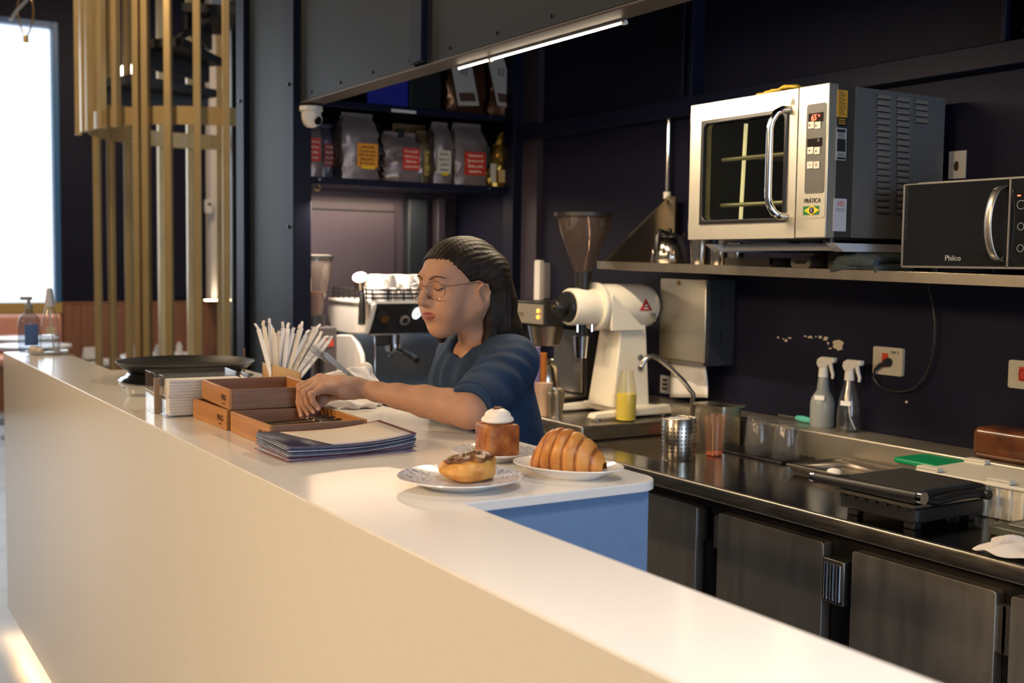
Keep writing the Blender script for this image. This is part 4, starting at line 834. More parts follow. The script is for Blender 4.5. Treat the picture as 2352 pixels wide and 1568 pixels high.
rbox(-.15, .17, -.14, .095, 0, .035, .012, 'z').build('base', BLACK, bw, bevel=.003); box(-.155, .06, -.13, .085, .035, .042).build('base_plate', BS_, bw, bevel=.002); box(-.154, -.149, -.13, .085, .004, .034).build('base_front', BS_, bw)
MB().lathe([(.062, .30), (.068, .295), (.052, .225), (.046, .222), (0, .222)], (-.045, -.02, 0)).build('filter_basket', BS_, bw)
MB().lathe([(0, .043), (.05, .043), (.055, .06), (.045, .14), (.03, .16), (.035, .17)], (-.045, -.02, 0)).build('server', mat('server steel', (.5, .47, .42), .2, 1), bw)
# paper cups and tumblers behind the woman's shoulder
def cups(x, y, z, r, n, m, lab, nm='paper_cup'):
    t = thing(nm, lab, 'cups', (x, y, z))
    for k in range(n): MB().lathe([(0, .012*k+.002), (r*.72, .012*k), (r, .012*k+.085), (r*1.05, .012*k+.087), (r*.98, .012*k+.087), (r*.70, .012*k+.006), (0, .012*k+.006)], n=20).build('cup', m, t)
OC, LC = mat('orange paper', (.62, .20, .03), .6), mat('lilac paper', (.26, .22, .42), .6)
def wp(px, py, z): p = at(px, py, Z=z); return p.x, p.y
cups(2.168, 3.33, RZ0, .022, 13, LC, 'slim stack of lilac paper cups beside the brewer', 'paper_cup_stack')
cups(2.205, 3.345, RZ0, .022, 11, OC, 'slim stack of orange paper cups beside the brewer', 'paper_cup_stack')
cups(2.165, 3.262, RZ0, .030, 3, mat('peach cup paper', (.62, .44, .32), .6), 'short stack of peach paper cups behind the shoulder', 'paper_cup_stack')
cups(2.165, 3.185, RZ0, .030, 2, BS_, 'pair of nested steel cups by the white grinder', 'steel_cup_pair')
# soap bottle
sx_, sy_ = wp(1462, 972, RZ0); so = thing('soap_bottle', 'clear bottle half full of yellow soap in front of the white grinder', 'bottle', (2.33, 3.012, RZ0))
MB().lathe([(0, .002), (.032, .002), (.035, .012), (.035, .085), (.031, .12), (.024, .155), (.022, .17), (.0205, .17), (.029, .12), (.033, .085), (.033, .012), (0, .004)]).build('bottle_body', thin('frosted plastic', (.97, .95, .88), 1.3, .08, (.7, .68, .55), .2), so)
MB().lathe([(0, .005), (.0325, .006), (.0325, .092), (0, .092)]).build('liquid', mat('yellow soap', (.80, .66, .01), .3), so)
# faucet
fx = at(1590, 975, X=2.505); ft = thing('faucet', 'slim bent steel faucet over the sink', 'faucet', (2.505, 2.80, WZ))
F0 = ft.location; pts = [V((2.505, 2.80, WZ)), V((2.505, 2.80, WZ+.10))]
for px, py, xx in ((1592, 905, 2.505), (1570, 875, 2.47), (1540, 845, 2.42), (1515, 825, 2.385), (1500, 817, 2.36), (1487, 820, 2.34), (1477, 832, 2.325), (1473, 842, 2.32)): pts.append(at(px, py, X=xx))
pts = [pts[0]]+pts[2:]; pts[0].y = pts[1].y; ft.location.y = pts[0].y; F0 = ft.location.copy()
MB().tube([p-F0 for p in pts], .0085, 10).build('spout', mat('faucet steel', (.5, .46, .4), .25, 1), ft); MB().cyl((0, 0, 0), (0, 0, .03), .018).build('base_collar', MATS['faucet steel'], ft)
# perforated cylinder
pc = thing('perforated_holder', 'perforated steel cylinder holder near the sink', 'holder', (2.19, 2.575, WZ))
MB().lathe([(0, 0), (.05, 0), (.051, .002), (.051, .122), (.0495, .124), (.048, .122), (.048, .004), (0, .004)], n=40).build('cylinder', mat('holder steel', (.55, .51, .45), .27, 1, rvar=.05, scale=30), pc)
hm = MB()
for k in range(7):
    for j in range(30):
        if j % 8 == 7: continue
        a = 2*pi*j/30; c = V((.0512*cos(a), .0512*sin(a), .028+.0115*k)); n_ = V((cos(a), sin(a), 0)); hm.cyl(c-n_*.001, c+n_*.0003, .0026, n=6)
hm.build('hole', BLACK, pc, kind='stuff')
for k in range(6): MB().ball((.022*cos(k), .022*sin(k), .116), (.016, .016, .008), 8, 6).build('sachet', mat('grey sachet', (.42, .40, .40), .6), pc)
# peach tumbler, gastronorm pan, glasses on mat
pt_ = thing('peach_tumbler', 'translucent peach plastic tumbler next to the perforated holder', 'tumbler', (2.335, 2.58, WZ))
MB().lathe([(0, .003), (.023, .0), (.026, .003), (.034, .122), (.032, .122), (.024, .01), (0, .01)], n=28).build('wall', thin('peach plastic', (.98, .88, .80), 1.35, .12, (.62, .40, .28)), pt_); MB().lathe([(0, .002), (.0235, .002), (.0245, .009), (0, .009)], n=28).build('base_disc', mat('orange base', (.7, .16, .05), .3), pt_)
gn = thing('steel_container', 'deep steel food container behind the peach tumbler', 'container', (2.49, 2.715, WZ))
rbox(-.045, .045, -.045, .07, 0, .128, .018).build('pan_body', STEEL, gn); rbox(-.062, .055, -.062, .085, .125, .131, .022).build('pan_rim', STEEL, gn)
rm = thing('rubber_mat', 'black rubber bar mat under the upturned glasses', 'mat', (2.472, 2.50, WZ))
box(-.072, .072, -.135, .15, 0, .006).build('mat_sheet', BLACK, rm, bevel=.002)
for k in range(12): box(-.068, .068, -.13+.0235*k, -.12+.0235*k, .006, .009).build('rib', BLACK, rm)
for (x, y, lab) in ((2.44, 2.50, 'upturned clear glass at the front left of the bar mat'), (2.455, 2.405, 'upturned clear glass at the front right of the bar mat'), (2.512, 2.58, 'upturned clear glass at the back left of the bar mat'), (2.515, 2.45, 'upturned clear glass at the back right of the bar mat')):
    t = thing('drinking_glass', lab, 'glass', (x, y, WZ+.009), group='upturned glasses on the bar mat')
    MB().lathe([(.041, 0), (.039, .03), (.034, .085), (.028, .102), (0, .104), (0, .096), (.026, .094), (.032, .082), (.037, .03), (.039, 0)], n=28).build('bowl', GLASS, t)
# things on the backsplash ledge
LG = WZ+.085
pl = thing('peeler', 'peeler with a turquoise handle on the backsplash ledge', 'peeler', (2.655, 2.555, LG))
MB().tube([(0, .0, .012), (0, -.03, .011), (0, -.06, .010)], [.008, .011, .008], 10).build('handle', mat('turquoise plastic', (.10, .50, .46), .4), pl); MB().tube([(0, 0, .012), (-.005, .075, .013)], .004, 6).build('blade', SCREW, pl)
def sprayer(x, y, lab, m, prof, tube, lvl):
    t = thing('spray_bottle', lab, 'bottle', (x, y, LG), group='spray bottles on the ledge')
    MB().lathe(prof+[(max(0, r-.0015), z) for r, z in prof[::-1]], n=28).build('bottle_body', m, t); h = prof[-1][1]
    MB().cyl((0, 0, h-.012), (0, 0, h+.018), .0155, .014).build('collar', WHITEP, t)
    MB().prism([(.016, 0), (-.012, 0), (-.022, .012), (-.046, .02), (-.046, .034), (.006, .034), (.02, .026), (.024, .012)], -.009, .009, MX.Translation((0, 0, h+.016)) @ MX(((0, 0, 1, 0), (1, 0, 0, 0), (0, 1, 0, 0), (0, 0, 0, 1)))).build('spray_head', WHITEP, t, bevel=.003)
    MB().tube([(0, -.026, h+.036), (0, -.030, h+.018), (0, -.038, h-.002), (0, -.036, h-.014)], [.006, .006, .005, .004], 8).build('trigger', WHITEP, t)
    box(-.036, -.034, -.016, .014, lvl+.03, lvl+.044).xf(MX.Rotation(RD(25), 4, 'Z')).build('label_strip', PAPERW, t)
    if tube: MB().tube([(0, 0, h), (.0, 0, .08), (.003, -.005, .04), (.012, -.018, .006)], .0025, 6).build('dip_tube', mat('pale tube', (.7, .72, .72), .4), t)
    MB().lathe([(0, .003), (prof[1][0]-.003, .003), (prof[2][0]-.003, lvl), (0, lvl)], n=24).build('liquid', thin('water clear', (.82, .85, .87), 1.3) if tube else mat('milky liquid', (.36, .40, .41), .4), t)
sprayer(2.643, 2.44, 'frosted spray bottle with sloping shoulders on the ledge', thin('frosted bottle', (.75, .8, .8), 1.3, .45, (.5, .54, .55), .25), [(0, 0), (.034, 0), (.037, .006), (.037, .075), (.033, .09), (.019, .112), (.014, .165)], False, .055)
sprayer(2.64, 2.335, 'clear conical spray bottle with a visible tube on the ledge', CLEARP, [(0, 0), (.033, 0), (.035, .005), (.034, .06), (.028, .10), (.017, .14), (.013, .165)], True, .05)
lf = thing('bread_loaf', 'dark brown wrapped loaf on the ledge at the right edge', 'bread', (2.628, 1.735, LG))
rbox(-.06, .06, -.16, .125, 0, .082, .02, 'y').build('crust', mat('dark crust', (.16, .05, .015), .3, col2=(.07, .02, .008), scale=14, bump=.35, coat=.6), lf, bevel=.014, seg=3)
# ------------------------------------------------------------------ sandwich press, tray, boxes
sg = thing('sandwich_press', 'black sandwich press with a long bar handle on the worktop', 'sandwich press', (2.04, 1.60, WZ))
sgB = mat('press black', (.014, .014, .015), .45); sgT = mat('press top', (.028, .028, .028), .6)
for x, y in ((.03, .04), (.03, .20), (.22, .04), (.22, .20)): box(x-.012, x+.012, y-.015, y+.015, 0, .02).build('foot', sgB, sg, bevel=.003)
rbox(0, .25, .01, .235, .018, .05, .02).build('lower_plate', sgB, sg, bevel=.004); box(-.004, .252, .012, .233, .052, .058).build('grill_ridge', mat('ridge steel', (.35, .32, .28), .4, 1), sg)
for k in range(7): box(-.006, .02, .022+.03*k, .036+.03*k, .046, .054).build('grill_tooth', sgB, sg)
rbox(.005, .25, .005, .24, .06, .084, .02).build('upper_plate', sgB, sg, bevel=.005); rbox(.03, .225, .02, .225, .084, .089, .015).build('lid_panel', sgT, sg)
MB().tube([(-.035, -.025, .088), (-.035, .265, .082)], .0125, 14).build('bar_handle', sgB, sg)
for y in (-.028, .262): MB().cyl((-.035, y, .088 if y < 0 else .082), (-.035, y+.012*(1 if y > 0 else -1), .088 if y < 0 else .082), .0135, n=14).build('handle_cap', CHROME, sg)
MB().tube([(-.035, -.012, .087), (.03, -.014, .07), (.12, -.012, .075), (.20, -.012, .072)], [.011, .012, .012, .012], 10, flat=.8).build('arm', sgB, sg)
MB().tube([(-.035, .245, .083), (.06, .245, .075), (.18, .243, .07)], [.010, .010, .010], 10, flat=.8).build('arm', sgB, sg)
MB().cyl((.20, -.03, .07), (.20, .24, .07), .011, n=12).build('hinge_rod', sgB, sg)
tr = thing('foil_tray', 'shallow metal baking tray behind the sandwich press', 'tray', (2.42, 2.135, WZ))
TRM = mat('dull tray steel', (.34, .31, .28), .4, 1)
MB().box(-.09, .10, -.13, .11, .0, .003).add([(-.09, -.13, .003), (.10, -.13, .003), (.10, .11, .003), (-.09, .11, .003), (-.105, -.145, .024), (.115, -.145, .024), (.115, .125, .024), (-.105, .125, .024)], [(0, 1, 5, 4), (1, 2, 6, 5), (2, 3, 7, 6), (3, 0, 4, 7)]).build('pan', TRM, tr, solid=.002)
MB().tube([(-.105, -.145, .024), (.115, -.145, .024), (.115, .125, .024), (-.105, .125, .024)], .003, 6, close=True).build('rim', TRM, tr)
for x, y, s in ((-.02, .03, .018), (.05, -.07, .02)): MB().ball((x, y, .010), (s, s*1.3, .012), 10, 6).build('crumpled_paper', PAPERW, tr)
gb = thing('green_lid_box', 'clear plastic food box with a bright green lid', 'food box', (2.475, 1.898, WZ))
rbox(-.06, .06, -.075, .075, 0, .068, .015).build('box_body', thin('milky box', (.7, .75, .72), 1.3, .3, (.35, .4, .38), .2), gb); rbox(-.068, .068, -.083, .083, .068, .08, .018).build('lid', mat('green lid', (.0, .27, .11), .4), gb, bevel=.003)
cr = thing('storage_crate', 'off-white ribbed storage crate with lid beside the sandwich press', 'crate', (2.315, 1.63, WZ), RD(4))
CRM = mat('crate plastic', (.66, .63, .54), .5)
box(.008, .222, -.27, .008, 0, .075).build('crate_body', CRM, cr, bevel=.004); box(-.004, .232, -.28, .018, .075, .084).build('lid', CRM, cr, bevel=.003)
for k in range(8): box(.006+.028*k, .012+.028*k, .0, .012, .004, .074).build('rib', CRM, cr); 
for k in range(9): box(.0, .009, -.262+.031*k, -.256+.031*k, .004, .074).build('rib', CRM, cr)
cr.location = (2.30, 1.80, WZ)
for (x, y) in ((.0, -.015), (.0, -.20), (.20, -.015), (.20, -.20)): rbox(x-.002, x+.022, y-.03, y+.03, .084, .095, .006, 'x').build('lid_clip', CRM, cr)
cbd = thing('cutting_board', 'dark grey green board at the right end of the worktop', 'cutting board', (2.30, 1.42, WZ))
box(-.13, .20, -.20, .10, .0, .022).build('board', mat('board green grey', (.06, .065, .05), .45), cbd, bevel=.005); box(-.10, .17, -.18, .075, .022, .026).build('board_face', mat('board face', (.17, .155, .13), .4), cbd, bevel=.002)
def crumple(name, lab, cat, loc, sx, sy, h, m, seed, n=16, parent_only=False):
    t = thing(name, lab, cat, loc); rr = random.Random(seed)
    ph = [(rr.uniform(8, 22), rr.uniform(8, 22), rr.uniform(0, 6)) for _ in range(5)]
    def fn(u, v):
        e = min(u, v, 1-u, 1-v); x = (u-.5)*sx*(1+.15*sin(7*v+seed)); y = (v-.5)*sy*(1+.15*sin(6*u+seed))
        z = h*(.35+.65*min(1, e*5))*(.5+.5*sum(sin(a*u+b*v+c) for a, b, c in ph)/3); return V((x, y, max(.002, z)))
    MB().grid(n, n, fn).build('cloth', m, t, solid=.004, sub=1); return t
crumple('crumpled_cloth', 'crumpled white cloth at the front right of the worktop', 'cloth', (2.065, 1.36, WZ), .12, .17, .04, mat('white cloth', (.66, .62, .58), .85, bump=.2, scale=120), 3)
crumple('dish_cloth', 'small white cloth lying by the sink edge', 'cloth', (2.07, 2.96, WZ), .07, .13, .018, MATS['white cloth'], 5)
sq = thing('red_gadget', 'small red-handled tool beside the sink', 'tool', (2.44, 2.965-.4, WZ)); 
sq.location = (2.52, 2.945, WZ)
MB().tube([(0, 0, .008), (-.03, -.02, .010), (-.07, -.03, .008)], [.006, .008, .006], 8).build('handle', RED, sq); MB().cyl((.0, .0, 0), (0, 0, .05), .012).build('cup', CHROME, sq)
# ------------------------------------------------------------------ wall things
dp = thing('towel_dispenser', 'steel paper towel dispenser on the wall under the shelf', 'dispenser', (XR, 3.01, 1.13))
DX = XR-.135
y0_, y1_ = at(1620, 730, X=DX).y, at(1515, 730, X=DX).y; z0_, z1_ = at(1567, 828, X=DX).z, at(1567, 640, X=DX).z
box(DX, DX+.02, y0_, y1_, z0_, z1_).build('front_cover', mat('dispenser steel', (.60, .56, .47), .36, 1, var=.1, scale=4), dp, w=True, bevel=.003)
box(DX+.02, XR, y0_+.002, y1_-.002, z0_-.012, z1_).build('housing', mat('dispenser blue grey', (.03, .035, .045), .45), dp, w=True, bevel=.003)
for z in (.07, .2): box(DX+.07, DX+.074, y0_+.0005, y0_+.004, z0_+z-.02, z0_+z+.03).build('slot', BLACK, dp, w=True)
c = at(1558, 649, X=DX); MB().cyl((DX, c.y, c.z), (DX-.004, c.y, c.z), .008, n=12).build('lock', MATS['brass'], dp, w=True)
box(DX-.004, DX+.03, y0_+.0, y1_, z0_-.010, z0_).build('lower_lip', STEELD, dp, w=True)
yy0, yy1 = at(1620, 870, X=DX+.05).y, at(1540, 870, X=DX+.05).y
MB().grid(10, 8, lambda u, v: V((DX+.045+.012*sin(5*u+2*v)*(1-v)+.02*(1-v), yy0+(yy1-yy0)*u+.006*(1-v), z0_-.125+.12*v+.018*(1-v)*(-u)))).build('paper_towel', PAPERW, dp, w=True, solid=.003)
sgn = at(1527, 885, X=XR-.01); nt2 = thing('notice_sheet', 'small white printed notice behind the paper towel', 'notice', (XR, sgn.y, sgn.z-.03))
box(-.003, 0, -.035, .035, 0, .065).build('sheet', mat('notice white', (.5, .5, .52), .6), nt2)
for k in range(3): box(-.0045, -.003, -.005, .022, .012+.016*k, .022+.016*k).build('print_block', INKD, nt2)
def outlet(px0, px1, py0, py1, lab, sock):
    y1, y0 = at(px0, (py0+py1)/2, X=XR).y, at(px1, (py0+py1)/2, X=XR).y; z1, z0 = at((px0+px1)/2, py0, X=XR).z, at((px0+px1)/2, py1, X=XR).z
    t = thing('socket_plate', lab, 'socket', (XR, (y0+y1)/2, z0)); h = z1-z0; w_ = (y1-y0)/2
    rbox(-.010, 0, -w_, w_, 0, h, .006, 'x').build('plate', mat('plate ivory', (.50, .47, .38), .45), t); rs = box(-.013, -.010, sock-.010, sock+.010, h*.28, h*.78).build('socket', RED, t)
    return t, h
t1, h1 = outlet(2010, 2078, 797, 861, 'ivory socket plate with red outlet and a black plug', .008)
text('DM 2', .012, (-.0105, -.026, h1*.82), '-x', INKD, t1)
t2, h2 = outlet(2321, 2390, 828, 893, 'ivory socket plate with red outlet cut by the right frame edge', .0)
MB().tube([(-.0135, .009*cos(a), h2*.5+.014*sin(a)) for a in [2*pi*i/14 for i in range(14)]], .0014, 5, close=True).build('socket_ring', mat('deep red', (.22, .01, .01), .4), t2)
pw = thing('power_cord', 'black plug and cord looping down the wall from the shelf', 'cord', (XR, 2.20, 1.20))
cp_ = [at(x, y, X=XR-.02) for x, y in ((2040, 832), (2022, 838), (2009, 850), (2007, 868), (2018, 885), (2040, 895), (2070, 899), (2098, 893), (2122, 870), (2138, 835), (2146, 790), (2148, 745), (2143, 700), (2136, 670), (2131, 640))]
MB().tube(cp_, .0035, 8).build('cable', BLACK, pw, w=True); q0 = at(2040, 832, X=XR-.014); MB().cyl((q0.x-.012, q0.y, q0.z), (q0.x, q0.y, q0.z), .011, .014, n=10).tube([cp_[0], cp_[1], cp_[2]], [.009, .007, .004], 8).build('plug', BLACK, pw, w=True)
sc_ = thing('paint_chip', 'pale patch of bare plaster where wall paint has chipped off', 'paint chip', (XR, at(1925, 790, X=XR).y, at(1925, 805, X=XR).z)); rr = random.Random(4)
def blob(px, py, rx, ry, n, seed, nm='chip'):
    c = at(px, py, X=XR); rr = random.Random(seed); P = []
    for i in range(n): a = 2*pi*i/n; k = rr.uniform(.75, 1.15); P.append((c.y+rx*k*cos(a), c.z+ry*k*sin(a)))
    m = len(P); MB().add([(XR-.0025, *p) for p in P]+[(XR, *p) for p in P], [tuple(range(m)), tuple(range(2*m-1, m-1, -1))]+[(i, (i+1) % m, m+(i+1) % m, m+i) for i in range(m)]).build(nm, mat('bare plaster', (.60, .52, .40), .8, var=.1, scale=60), sc_, w=True)
blob(1926, 792, .022, .017, 16, 1)
for k, (px, py) in enumerate(((1800, 778), (1806, 782), (1815, 776), (1788, 775), (1850, 772), (1862, 774), (1875, 773), (1885, 774), (1896, 780), (1903, 788), (1908, 800), (1898, 776))): blob(px, py, .004+.003*(k % 3), .0025+.002*(k % 2), 7, 10+k, 'flake')
MB().cyl((XR-.003, q0.y-.06, q0.z-.11), (XR, q0.y-.06, q0.z-.11), .004, n=8).build('flake', MATS['bare plaster'], sc_, w=True)
wd = thing('intercom', 'white handset box on the wall near the corner post', 'telephone', (XR, 4.06, 1.31)); wd.name = 'intercom'
rbox(-.050, -.026, -.022, .022, 0, .175, .010, 'x').build('handset', WHITEP, wd, bevel=.004); rbox(-.026, 0, -.028, .028, .01, .165, .008, 'x').build('wall_base', mat('grey plastic', (.28, .27, .28), .5), wd)
MB().tube([(-.04, 0, 0.002), (-.04, 0, -.05), (-.03, .0, -.10)], .004, 6).build('cord', WHITEP, wd)
# ------------------------------------------------------------------ things on the bar counter
CT = 1.10
WD = [mat('tray wood lit', (.50, .235, .075), .42, col2=(.38, .165, .05), scale=6, stretch=(1, 1, 16), bump=.04), mat('tray wood shaded', (.29, .155, .09), .45, col2=(.20, .10, .055), scale=6, stretch=(1, 1, 16), bump=.04)]  # one wood in two tones: lit left faces, shaded end faces painted in
BURN = mat('burnt lettering', (.05, .02, .008), .6)
def wbox(x, y, z, rz, lab, w=.212, l=.243, h=.0445, t=.008):
    b = thing('wooden_tray', lab, 'tray', (x, y, z), rz, 'wooden cutlery trays')
    box(0, t, 0, l, 0, h).build('side_board', WD[0], b, bevel=.0012); box(w-t, w, 0, l, 0, h).build('side_board', WD[0], b, bevel=.0012)
    box(t, w-t, 0, t, 0, h-.0005).build('end_board', WD[1], b, bevel=.0008); box(t, w-t, l-t, l, 0, h-.0005).build('end_board', WD[1], b, bevel=.0008)
    box(t, w-t, t, l-t, .002, .008).build('bottom_board', WD[1], b)
    text('MAG', .019, (-.0004, .042, h*.52), '-x', BURN, b, sx=1.0); box(-.0006, 0, .034, .05, h*.2, h*.26).build('print_line', BURN, b)
    return b
wbox(.779, 2.420, CT, RD(.5), 'lower wooden tray under the upper one, mostly covered')
tb = wbox(.782, 2.160, CT, RD(0), 'lower wooden tray holding the cutlery under the hand')
wbox(.785, 2.421, CT+.0447, RD(-3), 'upper empty wooden tray stacked on another tray')
# cutlery in the front tray
DS = mat('dark cutlery steel', (.30, .27, .23), .3, 1)
for k in range(9):
    y = .030+.0185*k
    f = thing('tray_fork', f"dark steel fork in the front tray, {['first', 'second', 'third', 'fourth', 'fifth', 'sixth', 'seventh', 'eighth', 'ninth'][k]} from the near board", 'fork', tb.location+V((.105+.004*(k % 2), y, .0085+.010*(k > 2)+.004*(k % 2))), RD(random.uniform(-7, 7)), 'forks in the front tray')
    MB().tube([(-.085, 0, .004+.001*(k % 3)), (-.03, 0, .006), (.03, 0, .008)], [.0065, .004, .003], 8, flat=.45).build('fork_handle', DS, f)
    MB().grid(5, 4, lambda u, v: V((.03+.022*u, (v-.5)*(.006+.014*min(1, u*2)), .008+.004*sin(pi*u)))).build('fork_neck', DS, f, solid=.0015)
    for q in range(4): MB().tube([(.052, (q-1.5)*.006, .008), (.068, (q-1.5)*.006, .009), (.082, (q-1.5)*.0058, .014)], [.0016, .0014, .0009], 5).build('tine', DS, f)
# menus
NV, BG_, PG = mat('menu navy', (.022, .022, .055), .5), mat('menu burgundy', (.16, .014, .03), .5), mat('menu page', (.66, .58, .50), .55)
MEDGE = mat('menu edge', (.34, .38, .50), .6, var=.3, scale=60, stretch=(1, 1, 40))
N_M = 11
def mcurve(x, y): return .010*((x/.13)**2)*(.4+.6*(x > 0))+.004*(y/.1)
for k in range(N_M):
    ord_ = ['lowest', 'second', 'third', 'fourth', 'fifth', 'sixth', 'seventh', 'eighth', 'ninth', 'tenth', 'top'][k]
    jit = random.Random(k); lab = 'top menu of the stack with cream page and navy flap' if k == N_M-1 else f'{ord_} menu from the bottom of the counter stack'
    m = thing('menu_booklet', lab, 'menu', (.885+jit.uniform(-.004, .004), 2.066+jit.uniform(-.004, .004), CT+.0004+.0026*k), RD(2+jit.uniform(-1.5, 1.5)), 'menus stacked on the counter')
    cov = BG_ if k in (0, 1, 3) else NV; kk = min(1, k/4)
    g = lambda u, v: V(((u-.5)*.268, (v-.5)*.158, mcurve((u-.5)*.268, (v-.5)*.158)*kk))
    MB().grid(9, 5, g).build('cover', cov, m, solid=.0012)
    MB().grid(9, 5, lambda u, v: V(((u-.5)*.266, (v-.5)*.1565, .0012+mcurve((u-.5)*.266, (v-.5)*.156)*kk))).build('leaves', MEDGE, m, solid=.0011)
    if k == N_M-1:
        MB().grid(9, 5, lambda u, v: V((-.133+.267*u, (v-.5)*.1575, .0024+mcurve(-.133+.267*u, (v-.5)*.157)))).build('top_cover', BG_, m, solid=.0006)
        MB().grid(9, 5, lambda u, v: V((-.09+.214*u, -.0775+.148*v, .0031+mcurve(-.09+.214*u, (v-.5)*.157)))).build('page', PG, m, solid=.0005)
        MB().add([V((x, y, .0034+mcurve(x, y))) for x, y in ((-.1345, .079), (-.095, .079), (-.045, -.0795), (-.1345, -.0795))], [(0, 3, 2, 1)]).build('flap', NV, m, solid=.0005)
# acrylic bins with napkins
def bin_(x, y, w, l, h, lab, cm, ch, clab):
    b = thing('acrylic_bin', lab, 'bin', (x, y, CT), RD(-3)); t = .003
    MB().box(0, w, 0, t, .0, h).box(0, w, l-t, l, 0, h).box(0, t, t, l-t, 0, h).box(w-t, w, t, l-t, 0, h).box(t, w-t, t, l-t, 0, t).build('bin_wall', CLEARP, b, bevel=.001)
    MB().tube([(0, 0, h*.52), (w, 0, h*.52)], .0006, 4).tube([(0, 0, h*.52), (0, l, h*.52)], .0006, 4).build('seam', mat('acrylic seam', (.6, .6, .62), .3), b)
    n = thing('napkin_stack', clab, 'napkins', (x+.006, y+.008, CT+.0035), RD(-3))
    k = int(ch/.007)
    for i in range(k): box(.004+random.uniform(-.002, .002)+.001, w-.022, .002, l-.018, .007*i, .007*i+.0066).build('napkin', cm, n, bevel=.001)
    return b
bin_(.716, 2.673, .20, .072, .097, 'clear acrylic bin packed with white napkins', PAPERW, .086, 'white paper napkins in the front acrylic bin')
b2 = bin_(.712, 2.760, .20, .105, .097, 'clear acrylic bin behind the napkin bin, half full', mat('beige napkin', (.52, .43, .34), .8), .048, 'beige napkins in the rear acrylic bin')
box(-.0006, .012, -.006, .002, .002, .086).build('tape_strip', mat('brown tape', (.32, .20, .11), .3), b2)
gd = thing('glass_dish', 'small clear dish beside the rear acrylic bin', 'dish', (.775, 3.14, CT))
MB().lathe([(0, 0), (.03, 0), (.045, .022), (.047, .024), (.043, .024), (.028, .003), (0, .003)], n=28).build('bowl', CLEARP, gd)
# round black tray on its glossy stand
ts = thing('tray_stand', 'gloss black round stand under the serving tray', 'stand', (1.0, 3.50, CT))
MB().lathe([(0, 0), (.192, 0), (.196, .004), (.190, .010), (.178, .014), (.170, .026), (.155, .030), (0, .030)], n=56).build('stand_body', BLACKG, ts)
MB().lathe([(.196, .0015), (.198, .003), (.196, .0055)], n=56).build('stand_rim', BLACKG, ts)
tt = thing('serving_tray', 'round black serving tray on the counter by the acrylic bins', 'tray', (1.0, 3.50, CT+.0305))
MB().lathe([(0, 0), (.165, 0), (.185, .008), (.205, .026), (.207, .028), (.204, .029), (.182, .011), (.163, .004), (0, .004)], n=56).build('tray_dish', mat('black melamine', (.012, .012, .013), .45), tt)
# receipt spike
rs = thing('receipt_spike', 'thin steel receipt spike behind the wooden trays', 'spike', (1.205, 3.56, CT))
MB().lathe([(0, 0), (.03, 0), (.03, .004), (.006, .007), (0, .007)], n=24).build('foot', BLACK, rs); MB().cyl((0, 0, .006), (0, 0, .088), .0032, .0028, n=8).build('needle', MATS['brass'], rs)
# kraft box with wrapped straws
KR = mat('kraft board', (.46, .29, .14), .75, var=.05, scale=30)
kb = thing('kraft_box', 'small slanted kraft box holding paper wrapped straws', 'box', (1.165, 3.20, CT))
kx, ky = .092, .078; hb_, hf_ = .066, .040
def wallq(p0, p1, h0, h1): return [(p0[0], p0[1], 0), (p1[0], p1[1], 0), (p1[0], p1[1], h1), (p0[0], p0[1], h0)]
for a, b2_, h0, h1 in (((0, 0), (kx, 0), hb_, hf_), ((kx, 0), (kx, ky), hf_, hf_), ((kx, ky), (0, ky), hf_, hb_), ((0, ky), (0, 0), hb_, hb_)):
    MB().add(wallq(a, b2_, h0, h1), [(0, 1, 2, 3)]).build('panel', KR, kb, solid=.0018)
box(.002, kx-.002, .002, ky-.002, 0, .002).build('floor_panel', KR, kb)
SW = mat('straw wrapper', (.84, .86, .94), .75, bump=.1, scale=90); SWC = mat('straw wrapper cream', (.78, .72, .66), .75)
tips = [(590, 742, 0), (604, 736, 1), (620, 731, 0), (629, 752, 1), (652, 739, 0), (663, 741, 0), (676, 752, 0), (690, 745, 1), (697, 739, 0), (709, 757, 0), (722, 752, 1), (735, 744, 0), (741, 762, 0), (752, 770, 0), (764, 773, 0), (641, 760, 1)]
